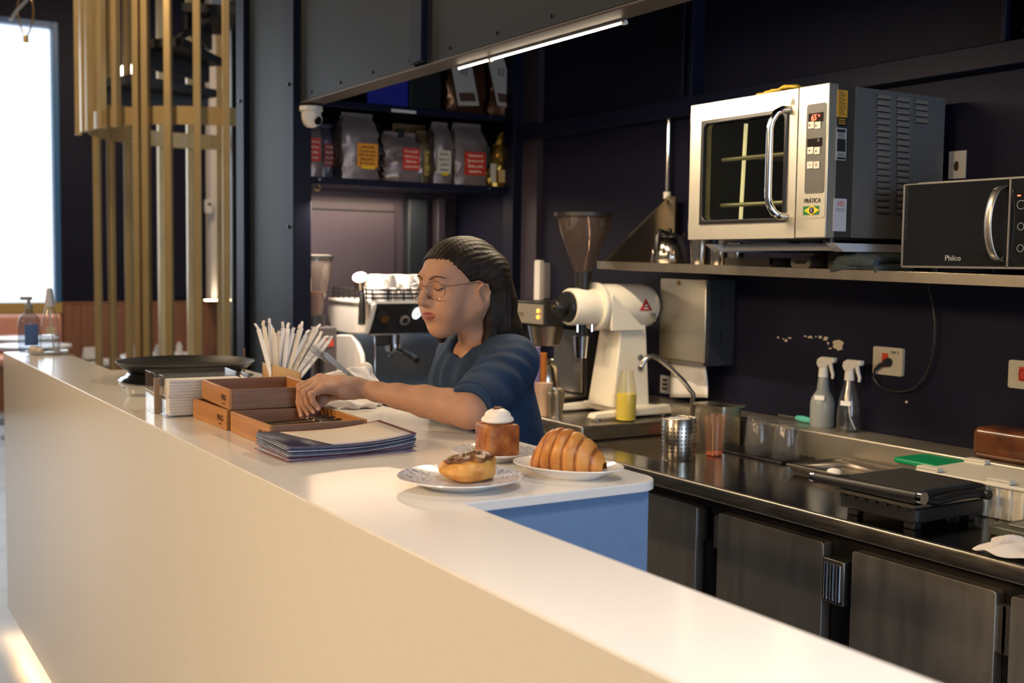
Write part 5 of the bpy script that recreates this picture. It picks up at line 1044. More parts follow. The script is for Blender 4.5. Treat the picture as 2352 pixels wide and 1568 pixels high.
for k, (px, py, c) in enumerate(tips):
    yb_ = .012+.055*((k*7) % 16)/16; u = (px-590)/178
    xb = .012+.068*u; bp = V((1.165+xb, 3.20+yb_, CT+.004)); tp = at(px, py, Y=3.20+yb_+.015*((k*5) % 3-1)); L = tp-bp
    s = thing('paper_straw', f"white wrapped straw, {['first', 'second', 'third', 'fourth', 'fifth', 'sixth', 'seventh', 'eighth', 'ninth', 'tenth', 'eleventh', 'twelfth', 'thirteenth', 'fourteenth', 'fifteenth', 'inner'][k]} tip from the left in the kraft box" if k < 15 else 'cream wrapped straw hidden low in the middle of the kraft box', 'straw', bp, group='wrapped straws in the kraft box')
    mm = SWC if c else SW; e = L*.90
    MB().tube([V((0, 0, 0)), L*.5, e], [.0088, .0092, .0092], 8, flat=.66).build('wrapper', mm, s)
    tw_ = L.normalized(); sd = tw_.cross(V((.3, 1, .2))).normalized()
    MB().tube([e-tw_*.001, L*.945+sd*.002, L+sd*random.uniform(-.004, .006)], [.0082, .0098, .0082], 6, flat=.26).build('crimped_end', mm, s)
    if k in (10, 12, 13, 14):
        nrm = (CAM-(bp+L*.5)).normalized(); nrm = (nrm-tw_*nrm.dot(tw_)).normalized(); xd = tw_; yd = nrm.cross(xd)
        
        for f_k in (.42, .46, .62): MB().tube([L*f_k+nrm*.0082+xd*.003*cos(a)+yd*.003*sin(a) for a in [2*pi*i/10 for i in range(10)]], .0004, 4, close=True).build('print_mark', INKD, s)
        for f_k in (.52, .70): MB().tube([L*f_k+nrm*.0082, L*(f_k+.07)+nrm*.0082], .0005, 4).tube([L*(f_k+.01)+nrm*.0080+yd*.0025, L*(f_k+.05)+nrm*.0080+yd*.0025], .0005, 4).build('print_mark', INKD, s)
# fork and knife (their napkin follows with the woman)
CS = mat('cutlery steel', (.30, .28, .25), .3, 1)
def along(p0, p1): d = (p1-p0); return d
f0, f1 = at(812, 868, Y=2.70), at(712, 796, Y=2.74)
fk = thing('dinner_fork', 'steel fork leaning out of the white napkin', 'fork', f0); d = f1-f0; t_ = d.normalized(); n_ = (CAM-f0).normalized(); sd = t_.cross(n_).normalized()
MB().tube([V((0, 0, 0)), d*.35, d*.55], [.0055, .0042, .0035], 8, flat=.5).build('fork_handle', CS, fk)
MB().grid(6, 5, lambda u, v: d*(.55+.17*u)+sd*((v-.5)*(.006+.013*sin(pi*min(1, .15+u*.6))))-n_*.003*sin(pi*u)).build('fork_neck', CS, fk, solid=.002)
for q in range(4): MB().tube([d*.71+sd*(q-1.5)*.0052, d*.86+sd*(q-1.5)*.0052+n_*.001, d+sd*(q-1.5)*.0046+n_*.006], [.0022, .0018, .001], 6).build('tine', CS, fk)
k0, k1 = at(822, 876, Y=2.685), at(744, 810, Y=2.705)
kn = thing('dinner_knife', 'steel table knife beside the fork in the napkin', 'knife', k0); d2 = k1-k0; t2_ = d2.normalized(); s2 = t2_.cross(n_).normalized()
P_ = [(0, -.005), (.45, -.006), (.5, -.008), (.9, -.0085), (.985, -.004), (1, .002), (.95, .006), (.5, .005), (0, .005)]
MB().add([d2*a+s2*b for a, b in P_]+[d2*a+s2*b-n_*.002 for a, b in P_], [tuple(range(9)), tuple(range(17, 8, -1))]+[(i, (i+1) % 9, 9+(i+1) % 9, 9+i) for i in range(9)]).build('blade', CS, kn)
MB().tube([V((0, 0, 0)), d2*.28], [.006, .0055], 8, flat=.6).build('handle', CS, kn)
# bottles at the far end
dsh = thing('stone_dish', 'pale translucent dish under the bottles at the far end of the bar', 'dish', (.795, 4.64, CT))
MB().lathe([(0, 0), (.062, 0), (.075, .007), (.078, .013), (.072, .014), (.058, .006), (0, .006)], n=30, sy=1.15).build('dish_body', thin('milky resin', (.8, .8, .78), 1.3, .5, (.75, .72, .68), .15), dsh)
for k in range(5): MB().ball((.05*cos(2.2+k*.45), .06*sin(2.2+k*.45), .016+.004*(k % 2)), (.016, .018, .012), 10, 6).build('shell', mat('milky resin 2', (.72, .62, .50), .3), dsh)
sb_ = thing('pump_bottle', 'dark blue glass pump bottle at the far end of the bar', 'bottle', (.748, 4.745, CT))
MB().lathe([(0, 0), (.038, 0), (.040, .006), (.040, .12), (.034, .14), (.016, .152), (.014, .168), (0, .168)], n=28).build('bottle_body', thin('blue grey glass', (.74, .80, .88), 1.4, .06, (.2, .26, .36)), sb_)
box(-.022, .026, -.0412, -.036, .03, .11).build('label_sticker', mat('blue label', (.08, .16, .38), .5), sb_); MB().cyl((0, 0, .168), (0, 0, .185), .015, n=14).cyl((0, 0, .185), (0, 0, .205), .006, n=10).build('pump_collar', mat('grey pump', (.40, .38, .34), .4), sb_)
rbox(-.03, .012, -.010, .010, .203, .216, .005, 'x').build('pump_head', MATS['grey pump'], sb_)
cs = thing('clear_sprayer', 'clear conical bottle with white cap standing in the pale dish', 'bottle', (.802, 4.615, CT+.0065))
PR = [(0, 0), (.034, 0), (.037, .006), (.036, .06), (.030, .12), (.019, .165), (.015, .178)]
MB().lathe(PR+[(max(0, r-.0016), z+.0016*(i == 6)) for i, (r, z) in list(enumerate(PR))[::-1]], n=28).build('bottle_body', CLEARP, cs); MB().lathe([(0, .003), (.033, .003), (.034, .068), (0, .068)], n=24).build('liquid', MATS['water clear'], cs)
MB().lathe([(0, .176), (.018, .176), (.019, .182), (.014, .215), (.010, .245), (0, .247)], n=20).build('cap', mat('cap grey white', (.66, .63, .66), .4), cs); MB().tube([(0, 0, .176), (.004, 0, .09), (.012, 0, .01)], .0025, 6).build('dip_tube', MATS['pale tube'], cs)
box(-.02, .012, -.0375, -.033, .075, .10).build('label_sticker', mat('cream label', (.6, .5, .3), .5), cs)
# ------------------------------------------------------------------ plates and pastries
CHN = mat('plate china', (.80, .79, .77), .12, coat=.4)
def plate_prof(r, h): return [(0, 0), (r*.55, 0), (r*.60, .002), (r*.62, .005), (r*.9, h*.8), (r, h), (r*.995, h+.0018), (r*.88, h*.82+.0015), (r*.62, .0085), (0, .0065)]
def patm(name, c2):
    m = bpy.data.materials.new(name); m.use_nodes = True; nt = m.node_tree; b = nt.nodes['Principled BSDF']; L = nt.links.new; b.inputs['Roughness'].default_value = .12
    tc = nd(nt, 'ShaderNodeTexCoord'); n1 = nd(nt, 'ShaderNodeTexNoise'); n1.inputs['Scale'].default_value = 42; n1.inputs['Detail'].default_value = 3; n1.inputs['Distortion'].default_value = 1.6
    L(tc.outputs['Object'], n1.inputs['Vector']); r1 = nd(nt, 'ShaderNodeValToRGB'); e = r1.color_ramp.elements; e[0].position = .46; e[1].position = .50
    e[0].color = (0, 0, 0, 1); e[1].color = (1, 1, 1, 1); k = e.new(.535); k.color = (0, 0, 0, 1); L(n1.outputs['Fac'], r1.inputs[0])
    ln = nd(nt, 'ShaderNodeVectorMath', operation='LENGTH'); L(tc.outputs['Object'], ln.inputs[0]); mr = nd(nt, 'ShaderNodeMapRange'); mr.inputs[1].default_value = .045; mr.inputs[2].default_value = .062; L(ln.outputs['Value'], mr.inputs[0])
    mu = nd(nt, 'ShaderNodeMath', operation='MULTIPLY'); L(r1.outputs[0], mu.inputs[0]); L(mr.outputs[0], mu.inputs[1])
    mx = nd(nt, 'ShaderNodeMix', data_type='RGBA'); L(mu.outputs[0], mx.inputs[0]); mx.inputs[6].default_value = (.72, .72, .74, 1); mx.inputs[7].default_value = (*c2, 1); L(mx.outputs[2], b.inputs['Base Color']); return m
def plate_(x, y, r, lab, pm, h=.017, sy=1, rz=0):
    t = thing('plate', lab, 'plate', (x, y, CT), rz); pr = plate_prof(r, h)
    MB().lathe(pr[:7], n=64, sy=sy).build('underside', CHN, t); MB().lathe(pr[6:], n=64, sy=sy).build('face', pm, t); return t
plate_(.930, 1.650, .106, 'white plate with blue floral rim under the round bun', patm('blue print china', (.03, .07, .22)))
plate_(1.112, 1.845, .080, 'small plate with brown print under the cream-topped cube', patm('brown print china', (.26, .18, .10)))
plate_(1.142, 1.640, .104, 'plain white oval plate under the croissant', CHN, h=.020, sy=.70, rz=RD(-62))
# round bun
def pastry(name, top, mid, low, sc, bump=.35):
    m = bpy.data.materials.new(name); m.use_nodes = True; nt = m.node_tree; b = nt.nodes['Principled BSDF']; L = nt.links.new; b.inputs['Roughness'].default_value = .42
    b.inputs['Subsurface Weight'].default_value = .15; b.inputs['Subsurface Scale'].default_value = .006
    tc = nd(nt, 'ShaderNodeTexCoord'); n1 = nd(nt, 'ShaderNodeTexNoise'); n1.inputs['Scale'].default_value = sc; n1.inputs['Detail'].default_value = 5; L(tc.outputs['Object'], n1.inputs['Vector'])
    r1 = nd(nt, 'ShaderNodeValToRGB'); e = r1.color_ramp.elements; e[0].position = .3; e[0].color = (*low, 1); e[1].position = .72; e[1].color = (*top, 1); k = e.new(.5); k.color = (*mid, 1); L(n1.outputs['Fac'], r1.inputs[0]); L(r1.outputs[0], b.inputs['Base Color'])
    bp = nd(nt, 'ShaderNodeBump'); bp.inputs['Strength'].default_value = bump; bp.inputs['Distance'].default_value = .002; L(n1.outputs['Fac'], bp.inputs['Height']); L(bp.outputs[0], b.inputs['Normal']); return m
BUN = pastry('bun crust', (.72, .42, .13), (.60, .30, .07), (.40, .16, .03), 34); DRK = pastry('glazed dark crust', (.20, .07, .02), (.10, .03, .010), (.30, .13, .03), 60, .6)
bn = thing('round_bun', 'golden round bun with a dark glazed nut topping', 'pastry', (.950, 1.655, CT+.0075))
rr = random.Random(9)
def bunf(u, v):
    a = 2*pi*u; prof = [(0, .0), (.030, .0), (.043, .006), (.049, .017), (.049, .026), (.044, .037), (.036, .042), (.026, .041), (.014, .036), (0, .034)]
    k = v*(len(prof)-1); i = min(int(k), len(prof)-2); f = k-i; r = prof[i][0]*(1-f)+prof[i+1][0]*f; z = prof[i][1]*(1-f)+prof[i+1][1]*f
    w_ = 1+.05*sin(3*a+1)+.03*sin(5*a+3*v); sw = .0025*sin(14*v+3*a); return V(((r*w_+sw)*cos(a), (r*w_+sw)*sin(a)*.92, .88*z*(1+.10*sin(a+2.2))))
MB().grid(48, 28, bunf, cu=True).build('bun_body', BUN, bn)
def topf(u, v): a = 2*pi*u; r = .006+.037*v; w_ = 1+.07*sin(7*a)+.05*sin(4*a+1); return V((r*w_*cos(a), r*w_*sin(a)*.92, (.0365+.0062*sin(pi*min(1, v*1.0))**.7+.0015*sin(9*a+7*v))*(1+.10*sin(a+2.2))))
MB().grid(40, 8, topf, cu=True).build('glaze_topping', DRK, bn, solid=.003)
for k in range(22): a = rr.uniform(0, 6.28); r = rr.uniform(.012, .038); MB().ball((r*cos(a), r*sin(a)*.92, .0435*(1+.10*sin(a+2.2))), (rr.uniform(.002, .004),)*2+(.0022,), 7, 5).build('nut_piece', mat('pistachio', (.22, .20, .04), .6) if k % 3 == 0 else DRK, bn)
# brioche cube with cream
BRI = pastry('caramel crust', (.50, .22, .06), (.32, .10, .020), (.17, .045, .010), 48, .5)
bc = thing('brioche_cube', 'caramel brown pastry cube topped with whipped cream', 'pastry', (1.118, 1.842, CT+.0075), RD(-8))
rbox(-.0335, .0335, -.0335, .0335, 0, .062, .007).build('cube_body', BRI, bc, bevel=.006, seg=3)
def crf(u, v):
    a = 2*pi*u; P = [(.0, .0), (.026, .001), (.031, .006), (.028, .012), (.024, .014), (.025, .018), (.021, .024), (.012, .028), (0, .029)]
    k = v*(len(P)-1); i = min(int(k), len(P)-2); f = k-i; r = P[i][0]*(1-f)+P[i+1][0]*f; z = P[i][1]*(1-f)+P[i+1][1]*f; w_ = 1+.06*sin(2*a+6*v)+.03*sin(5*a); return V((r*w_*cos(a)+.001, r*w_*sin(a), .0612+z))
MB().grid(32, 18, crf, cu=True).build('whipped_cream', mat('whipped cream', (.86, .82, .76), .5, sss=.3), bc, sub=1)
for k, (x, y, s) in enumerate(((-.004, -.004, .008), (.006, .003, .006), (.001, .008, .005))): MB().ball((x, y, .0908), (s, s*.6, .0022), 10, 6).build('cookie_flake', DRK, bc)
MB().ball((.016, .01, .0865), (.003, .003, .002), 8, 5).build('herb_flake', mat('herb green', (.15, .25, .03), .6), bc)
# croissant
CRO = pastry('croissant crust', (.72, .36, .10), (.58, .24, .05), (.34, .11, .02), 18, .2)
CRD = pastry('croissant seam', (.30, .10, .02), (.22, .07, .015), (.16, .05, .01), 30, .2)
cs_ = thing('croissant', 'golden ridged croissant on the oval plate', 'pastry', (1.150, 1.655, CT+.0085), RD(-62))
def croc(t):
    s = t*2-1; r = .041*max(0, 1-abs((t-.40)/(.62 if t > .40 else .42))**2.2)**.6+.0015
    return V((.070*s, -.020*(1-s*s)+.010, .0)), r
NU, NV_ = 132, 30
def rid_(u): return (u*6.6+.15) % 1.0
def crs(u, v):
    c, r = croc(u); a = 2*pi*v; q = rid_(u-.010*sin(a)); bump = .87+.15*sin(pi*min(1, q*.93+.035))**.55
    rr_ = r*bump*(1+.02*sin(5*a+9*u)); return V((c.x+.012*sin(a)*(1-u), c.y+cos(a)*rr_*.95, max(.0, sin(a)*rr_*.98+r*.78)))
cm = MB().grid(NU, NV_, crs, cv=True).build('croissant_body', CRO, cs_)
cm.data.materials.append(CRD); cm.data.materials.append(pastry('croissant edge', (.50, .20, .045), (.40, .14, .03), (.28, .09, .018), 24, .2))
for p_ in cm.data.polygons:
    q = rid_((p_.index//NV_)/(NU-1)-.010*sin(2*pi*(p_.index % NV_)/NV_)); p_.material_index = 1 if (q < .10 or q > .97) else (2 if q < .20 or q > .90 else 0)
# ------------------------------------------------------------------ the woman behind the counter
import numpy as np
class SDF:
    'sampled smooth distance field, meshed by surface nets'
    def __init__(s, lo, hi, h):
        s.lo = np.array(lo, float); s.h = h; s.n = np.ceil((np.array(hi)-s.lo)/h).astype(int)+1
        s.ax = [s.lo[i]+h*np.arange(s.n[i]) for i in range(3)]; s.d = np.full(s.n, .5, np.float32)
    def block(s, c0, c1, m):
        sl = []
        for i in range(3):
            a = int(max(0, np.floor((c0[i]-m-s.lo[i])/s.h))); b = int(min(s.n[i], np.ceil((c1[i]+m-s.lo[i])/s.h)+1)); sl.append(slice(a, max(a, b)))
        X = s.ax[0][sl[0]][:, None, None]; Y = s.ax[1][sl[1]][None, :, None]; Z = s.ax[2][sl[2]][None, None, :]
        return tuple(sl), X, Y, Z
    def comb(s, sl, d, k, op):
        o = s.d[sl]
        if op == 'sub':
            d = -d; hh = np.clip(.5+.5*(d-o)/k, 0, 1); s.d[sl] = (o*(1-hh)+d*hh+k*hh*(1-hh)).astype(np.float32)
        else:
            hh = np.clip(.5+.5*(d-o)/k, 0, 1); s.d[sl] = (d*(1-hh)+o*hh-k*hh*(1-hh)).astype(np.float32)
    def cone(s, a, b, ra, rb, k=.01, op='add', sq=None):
        a = np.array(a, float); b = np.array(b, float); m = max(ra, rb)+3*k+.01
        sl, X, Y, Z = s.block(np.minimum(a, b), np.maximum(a, b), m); e = b-a; L = max(1e-9, e@e)
        if s.d[sl].size == 0: return s
        t = np.clip(((X-a[0])*e[0]+(Y-a[1])*e[1]+(Z-a[2])*e[2])/L, 0, 1)
        d = np.sqrt((X-a[0]-t*e[0])**2+(Y-a[1]-t*e[1])**2+(Z-a[2]-t*e[2])**2)-(ra+(rb-ra)*t); s.comb(sl, d, k, op); return s
    def path(s, pts, rs, k=.01, op='add'):
        for i in range(len(pts)-1): s.cone(pts[i], pts[i+1], rs[i], rs[i+1], k, op)
        return s
    def ell(s, c, r, k=.01, op='add', M=None):
        c = np.array(c, float); r = np.array(r, float); m = r.max()+3*k+.01; sl, X, Y, Z = s.block(c, c, m)
        if s.d[sl].size == 0: return s
        x, y, z = X-c[0], Y-c[1], Z-c[2]
        if M is not None: x, y, z = [M[i][0]*x+M[i][1]*y+M[i][2]*z for i in range(3)]
        k0 = np.sqrt((x/r[0])**2+(y/r[1])**2+(z/r[2])**2); k1 = np.sqrt((x/r[0]**2)**2+(y/r[1]**2)**2+(z/r[2]**2)**2)
        s.comb(sl, k0*(k0-1)/np.maximum(k1, 1e-6), k, op); return s
    def ripple(s, fn):
        X, Y, Z = s.ax[0][:, None, None], s.ax[1][None, :, None], s.ax[2][None, None, :]
        near = np.abs(s.d) < .03; s.d = (s.d+np.where(near, fn(X, Y, Z), 0)).astype(np.float32); return s
    def mesh(s):
        d = s.d; ins = d < 0; nx, ny, nz = np.array(d.shape)-1
        cnt = np.zeros((nx, ny, nz), np.float32); acc = np.zeros((nx, ny, nz, 3), np.float32)
        for ax in range(3):
            o = [i for i in range(3) if i != ax]; A = [slice(None)]*3; B = [slice(None)]*3; A[ax] = slice(0, -1); B[ax] = slice(1, None)
            da, db = d[tuple(A)], d[tuple(B)]; cr = (da < 0) != (db < 0); t = np.where(cr, da/np.where(cr, da-db, 1), 0)
            for i in (0, 1):
                for j in (0, 1):
                    S_ = [slice(None)]*3; S_[o[0]] = slice(i, i+d.shape[o[0]]-1); S_[o[1]] = slice(j, j+d.shape[o[1]]-1); S_ = tuple(S_)
                    c = cr[S_]; cnt += c; acc[..., ax] += np.where(c, t[S_], 0); acc[..., o[0]] += c*i; acc[..., o[1]] += c*j
        m = cnt > 0; idx = np.full(cnt.shape, -1, np.int64); idx[m] = np.arange(m.sum()); g = np.argwhere(m)
        V_ = s.lo+s.h*(g+acc[m]/cnt[m][:, None]); Q = []
        for ax in range(3):
            o = [i for i in range(3) if i != ax]; A = [slice(None)]*3; B = [slice(None)]*3; A[ax] = slice(0, -1); B[ax] = slice(1, None)
            cr = ins[tuple(A)] != ins[tuple(B)]; e = np.argwhere(cr)
            ok = (e[:, o[0]] > 0) & (e[:, o[1]] > 0) & (e[:, o[0]] < d.shape[o[0]]-1) & (e[:, o[1]] < d.shape[o[1]]-1); e = e[ok]; q = []
            for i, j in ((1, 1), (0, 1), (0, 0), (1, 0)):
                f = e.copy(); f[:, o[0]] -= i; f[:, o[1]] -= j; q.append(idx[f[:, 0], f[:, 1], f[:, 2]])
            Q.append(np.stack(q, 1))
        return V_, np.concatenate(Q)
def np_obj(name, parts, m, parent=None, smooth_it=0):
    vs = []; fs = []; n = 0
    for v, f in parts: vs.append(v); fs.append(f+n); n += len(v)
    vs = np.concatenate(vs); fs = np.concatenate(fs); me = bpy.data.meshes.new(name)
    me.vertices.add(len(vs)); me.vertices.foreach_set('co', vs.astype(np.float32).ravel()); me.loops.add(fs.size); me.loops.foreach_set('vertex_index', fs.ravel().astype(np.int32))
    me.polygons.add(len(fs)); me.polygons.foreach_set('loop_start', np.arange(0, fs.size, 4, dtype=np.int32)); me.update(calc_edges=True); me.validate()
    bm = bmesh.new(); bm.from_mesh(me); bmesh.ops.recalc_face_normals(bm, faces=bm.faces); bm.to_mesh(me); bm.free()
    me.polygons.foreach_set('use_smooth', [True]*len(me.polygons)); me.materials.append(m)
    o = bpy.data.objects.new(name, me); COL.objects.link(o)
    if smooth_it: q = o.modifiers.new('sm', 'SMOOTH'); q.iterations = smooth_it; q.factor = .5
    if parent: o.parent = parent; o.location = -parent_loc(parent)
    return o
HC = np.array([1.332, 2.385, 1.430]); hp_, hy_ = RD(9), RD(11)
def hw(x, y, z):
    'head frame (x forward, y her left, z up) to world'
    fx, fz = x*cos(hp_)+z*sin(hp_), -x*sin(hp_)+z*cos(hp_); gx, gy = fx*cos(hy_)-y*sin(hy_), y*cos(hy_)+fx*sin(hy_); return (HC[0]-gx, HC[1]-gy, HC[2]+fz)
HM = np.array([[cos(hp_), 0, -sin(hp_)], [0, 1, 0], [sin(hp_), 0, cos(hp_)]]) @ np.array([[-cos(hy_), -sin(hy_), 0], [sin(hy_), -cos(hy_), 0], [0, 0, 1]])   # world offset to head frame
def hell(S_, c, r, k=.01, op='add', tilt=None): M = HM if tilt is None else tilt @ HM; return S_.ell(hw(*c), r, k, op, M)
# --- head and neck
hd = SDF((1.185, 2.255, 1.20), (1.50, 2.50, 1.545), .0022)
hell(hd, (-.014, 0, .018), (.091, .075, .074), .01); hell(hd, (.026, 0, -.022), (.064, .063, .084), .03)
for s in (1, -1):
    hd.cone(hw(.000, s*.048, -.060), hw(.060, s*.014, -.099), .031, .022, .03); hd.cone(hw(-.02, s*.055, -.02), hw(.0, s*.05, -.055), .022, .024, .03)
    hd.ell(hw(.060, s*.036, -.036), (.025, .024, .026), .03); hd.ell(hw(.068, s*.029, -.064), (.022, .024, .026), .025)
hd.ell(hw(.074, 0, -.101), (.019, .023, .018), .025)
hd.cone(hw(.079, -.030, .020), hw(.079, .030, .020), .012, .012, .02); hd.ell(hw(.045, 0, .036), (.022, .05, .034), .03)
for s in (1, -1): hd.ell(hw(.101, s*.031, .000), (.019, .017, .012), .014, 'sub')
hd.cone(hw(.091, 0, .010), hw(.112, 0, -.030), .0075, .0095, .014); hd.ell(hw(.113, 0, -.033), (.0115, .0115, .0105), .008)
for s in (1, -1): hd.ell(hw(.100, s*.0125, -.037), (.0105, .0075, .0085), .007); hd.ell(hw(.101, s*.0075, -.0475), (.005, .0035, .004), .004, 'sub')
for s in (1, -1): hd.ell(hw(.0765, s*.031, -.001), (.0150, .0165, .0135), .005)
hell(hd, (.086, 0, -.064), (.017, .028, .021), .018)
for s in (1, -1): hd.cone(hw(.0975, s*.003, -.0598), hw(.084, s*.026, -.0660), .0058, .0035, .006); hd.cone(hw(.0965, 0, -.0725), hw(.083, s*.023, -.0685), .0068, .0035, .006)
hd.cone(hw(.103, -.012, -.0667), hw(.103, .012, -.0667), .0052, .0052, .004, 'sub') if False else None
hd.ell(hw(.104, 0, -.087), (.012, .02, .005), .010, 'sub')
for s in (1, -1):
    T_ = np.array([[cos(RD(-14)), 0, sin(RD(-14))], [0, 1, 0], [-sin(RD(-14)), 0, cos(RD(-14))]])
    hell(hd, (-.006, s*.079, -.036), (.0190, .010, .032), .006, tilt=T_); hell(hd, (-.001, s*.090, -.032), (.0105, .008, .019), .004, 'sub', tilt=T_); hd.ell(hw(.004, s*.080, -.038), (.004, .005, .007), .004)
    hd.path([hw(.010, s*.086, -.018), hw(.000, s*.088, -.008), hw(-.013, s*.089, -.012), hw(-.019, s*.088, -.030), hw(-.014, s*.086, -.050)], [.003, .0035, .0038, .0035, .003], .004); hd.ell(hw(.003, s*.078, -.062), (.009, .007, .009), .006)
hd.cone(hw(-.028, 0, -.045), (1.405, 2.385, 1.27), .052, .050, .03); hd.cone((1.405, 2.385, 1.27), (1.42, 2.40, 1.20), .05, .07, .03)
hd.cone(hw(.01, .03, -.09), (1.375, 2.37, 1.25), .014, .014, .03)
# --- near (left) arm and hand
def W(px, py, Y): return np.array(at(px, py, Y=Y))
SH, EL, WR = np.array([1.405, 2.25, 1.240]), np.array([1.225, 2.135, 1.153]), W(829, 892, 2.365)
mcp = [W(735, 871, 2.410), W(734, 875, 2.388), W(737, 882, 2.364), W(744, 892, 2.342)]
pip = [W(690, 888, 2.396), W(692, 895, 2.374), W(701, 901, 2.353), W(715, 906, 2.332)]
dip = [W(687, 924, 2.384), W(696, 927, 2.365), W(707, 926, 2.346), W(719, 923, 2.327)]
tip = [W(693, 953, 2.372), W(708, 949, 2.356), W(720, 944, 2.339), W(731, 937, 2.324)]
ar = SDF((.88, 2.02, 1.05), (1.47, 2.47, 1.33), .0023)
fa = [EL+(WR-EL)*t for t in (0, .18, .4, .65, .85, 1)]
ar.path(fa, [.037, .0375, .0345, .027, .0215, .0195], .012); ar.cone(SH, EL, .048, .038, .02)
ar.cone(WR, WR+(mcp[1]-WR)*.35, .0215, .020, .012)
for i in range(4):
    r0 = (.0155, .0155, .015, .0135)[i]; ar.cone(WR+(mcp[i]-WR)*.15, mcp[i], .0165, r0*.92, .014)
    ar.path([mcp[i], pip[i], dip[i], tip[i]], [r0*.78, r0*.58, r0*.50, r0*.43], .0025); ar.ell(pip[i], (r0*.62,)*3, .003)
for i in range(3): ar.cone((mcp[i]+WR)/2, (mcp[i+1]+WR)/2, .016, .016, .014)
th = [WR+np.array([-.01, .02, -.012]), W(765, 903, 2.415), W(742, 918, 2.395), W(728, 936, 2.375)]
ar.path(th, [.016, .0145, .0105, .0085], .010)
ar.ell(WR+(mcp[3]-WR)*.45+np.array([0, -.004, -.010]), (.022, .016, .014), .015)
# --- rest of the body under the clothes (coarse)
bd = SDF((1.22, 2.05, 0), (1.66, 2.76, 1.32), .007)
bd.ell((1.41, 2.40, 1.17), (.095, .155, .13), .04); bd.ell((1.44, 2.41, 1.02), (.09, .135, .14), .05); bd.ell((1.475, 2.42, .88), (.11, .17, .12), .05)
SR_, ER_, WR_ = np.array([1.44, 2.56, 1.23]), np.array([1.50, 2.63, .99]), np.array([1.38, 2.60, .80])
bd.cone(SR_, ER_, .048, .038, .02); bd.cone(ER_, WR_, .037, .024, .012); bd.cone(SH, (1.42, 2.40, 1.22), .05, .06, .03); bd.cone(SR_, (1.42, 2.40, 1.22), .05, .06, .03)
bd.cone(WR_, WR_+np.array([-.05, -.01, -.06]), .024, .024, .01)
for q in range(4): bd.cone(WR_+np.array([-.05, -.03+.017*q, -.06]), WR_+np.array([-.085, -.034+.019*q, -.125]), .009, .008, .003)
bd.cone(WR_+np.array([-.03, -.02, -.03]), WR_+np.array([-.065, -.06, -.075]), .011, .009, .005)
for s in (-1, 1): bd.path([(1.475, 2.42+s*.085, .86), (1.46, 2.42+s*.09, .47), (1.49, 2.42+s*.095, .09)], [.085, .056, .04], .03); bd.cone((1.50, 2.42+s*.095, .04), (1.33, 2.42+s*.105, .035), .035, .03, .02)
SKIN = mat('warm skin', (.47, .255, .165), .60, var=.07, scale=26, sss=.12, bump=.04, bscale=220)
body = np_obj('person', [hd.mesh(), ar.mesh(), bd.mesh()], SKIN, smooth_it=1)
base(body, (1.46, 2.42, 0)); tag(body, 'person in a navy t-shirt and glasses sorting cutlery behind the bar', 'person')
def surf(y, z, eps=.0):
    'front of the face in the head frame at lateral y and height z'
    for i in range(400):
        x = .135-.0005*i; p = (np.array(hw(x, y, z))-hd.lo)/hd.h; q = np.floor(p).astype(int)
        if (q < 0).any() or (q >= hd.n-1).any(): continue
        if hd.d[tuple(np.round(p).astype(int))] < 0: return x+eps
    return .07
def onface(y, z, eps=.0008): return hw(surf(y, z, eps), y, z)
# --- lips, brows, eyes, nails
LIPM = mat('lip red', (.30, .055, .05), .42)
def lip(zc, sag, r0, name):
    pts = []; rs = []
    for i in range(15):
        y = -.025+.050*i/14; k = 1-(y/.0255)**2; z = -.0668+(zc+.0668)*k**.8+sag*exp_(-(y/.004)**2); pts.append(onface(y, z, -.0012)); rs.append(max(.0009, r0*k**.55))
    MB().tube(pts, rs, 10).build(name, LIPM, body, w=True)
exp_ = math.exp
lip(-.0612, -.0008, .0038, 'upper_lip'); lip(-.0722, 0, .0046, 'lower_lip')
for s in (1, -1): MB().tube([onface(s*y, z) for y, z in ((.013, .017), (.020, .0205), (.028, .0235), (.036, .0240), (.044, .0215), (.050, .017))], [.0016, .0024, .0027, .0024, .0018, .0008], 8).build('eyebrow', mat('brow brown', (.15, .072, .038), .7), body, w=True)
HAIRM = mat('dark brown hair', (.020, .012, .008), .56, col2=(.010, .006, .005), scale=60, stretch=(1, 1, .08), bump=.25, bscale=140, spec=.3)
for s in (1, -1):
    c = V(hw(.0765, s*.031, -.0040)); MB().ball(c, .0125, 16, 10).build('eye', mat('eye white', (.55, .48, .44), .2), body, w=True)
    MB().tube([onface(s*y, z, .0006) for y, z in ((.019, -.0060), (.025, -.0082), (.031, -.0090), (.037, -.0082), (.043, -.0055), (.046, -.004))], [.0007, .0012, .0013, .0013, .0012, .0006], 6).build('eyelash', mat('lash black', (.01, .007, .006), .6), body, w=True)
for i in range(4):
    d = V(tip[i])-V(dip[i]); d.normalize(); o_ = V((-.75, -.45, .3)); o_ = (o_-d*o_.dot(d)).normalized(); sd = d.cross(o_)
    r0 = (.0155, .0155, .015, .0135)[i]*.43; c = V(tip[i])+o_*r0*.92
    MB().grid(4, 4, lambda u, v: c+d*(.008*(u-.35))+sd*(.0085*(v-.5))+o_*(.0008-.0022*(2*v-1)**2)).build('fingernail', mat('nail', (.62, .36, .28), .3), body, w=True, solid=.0006)
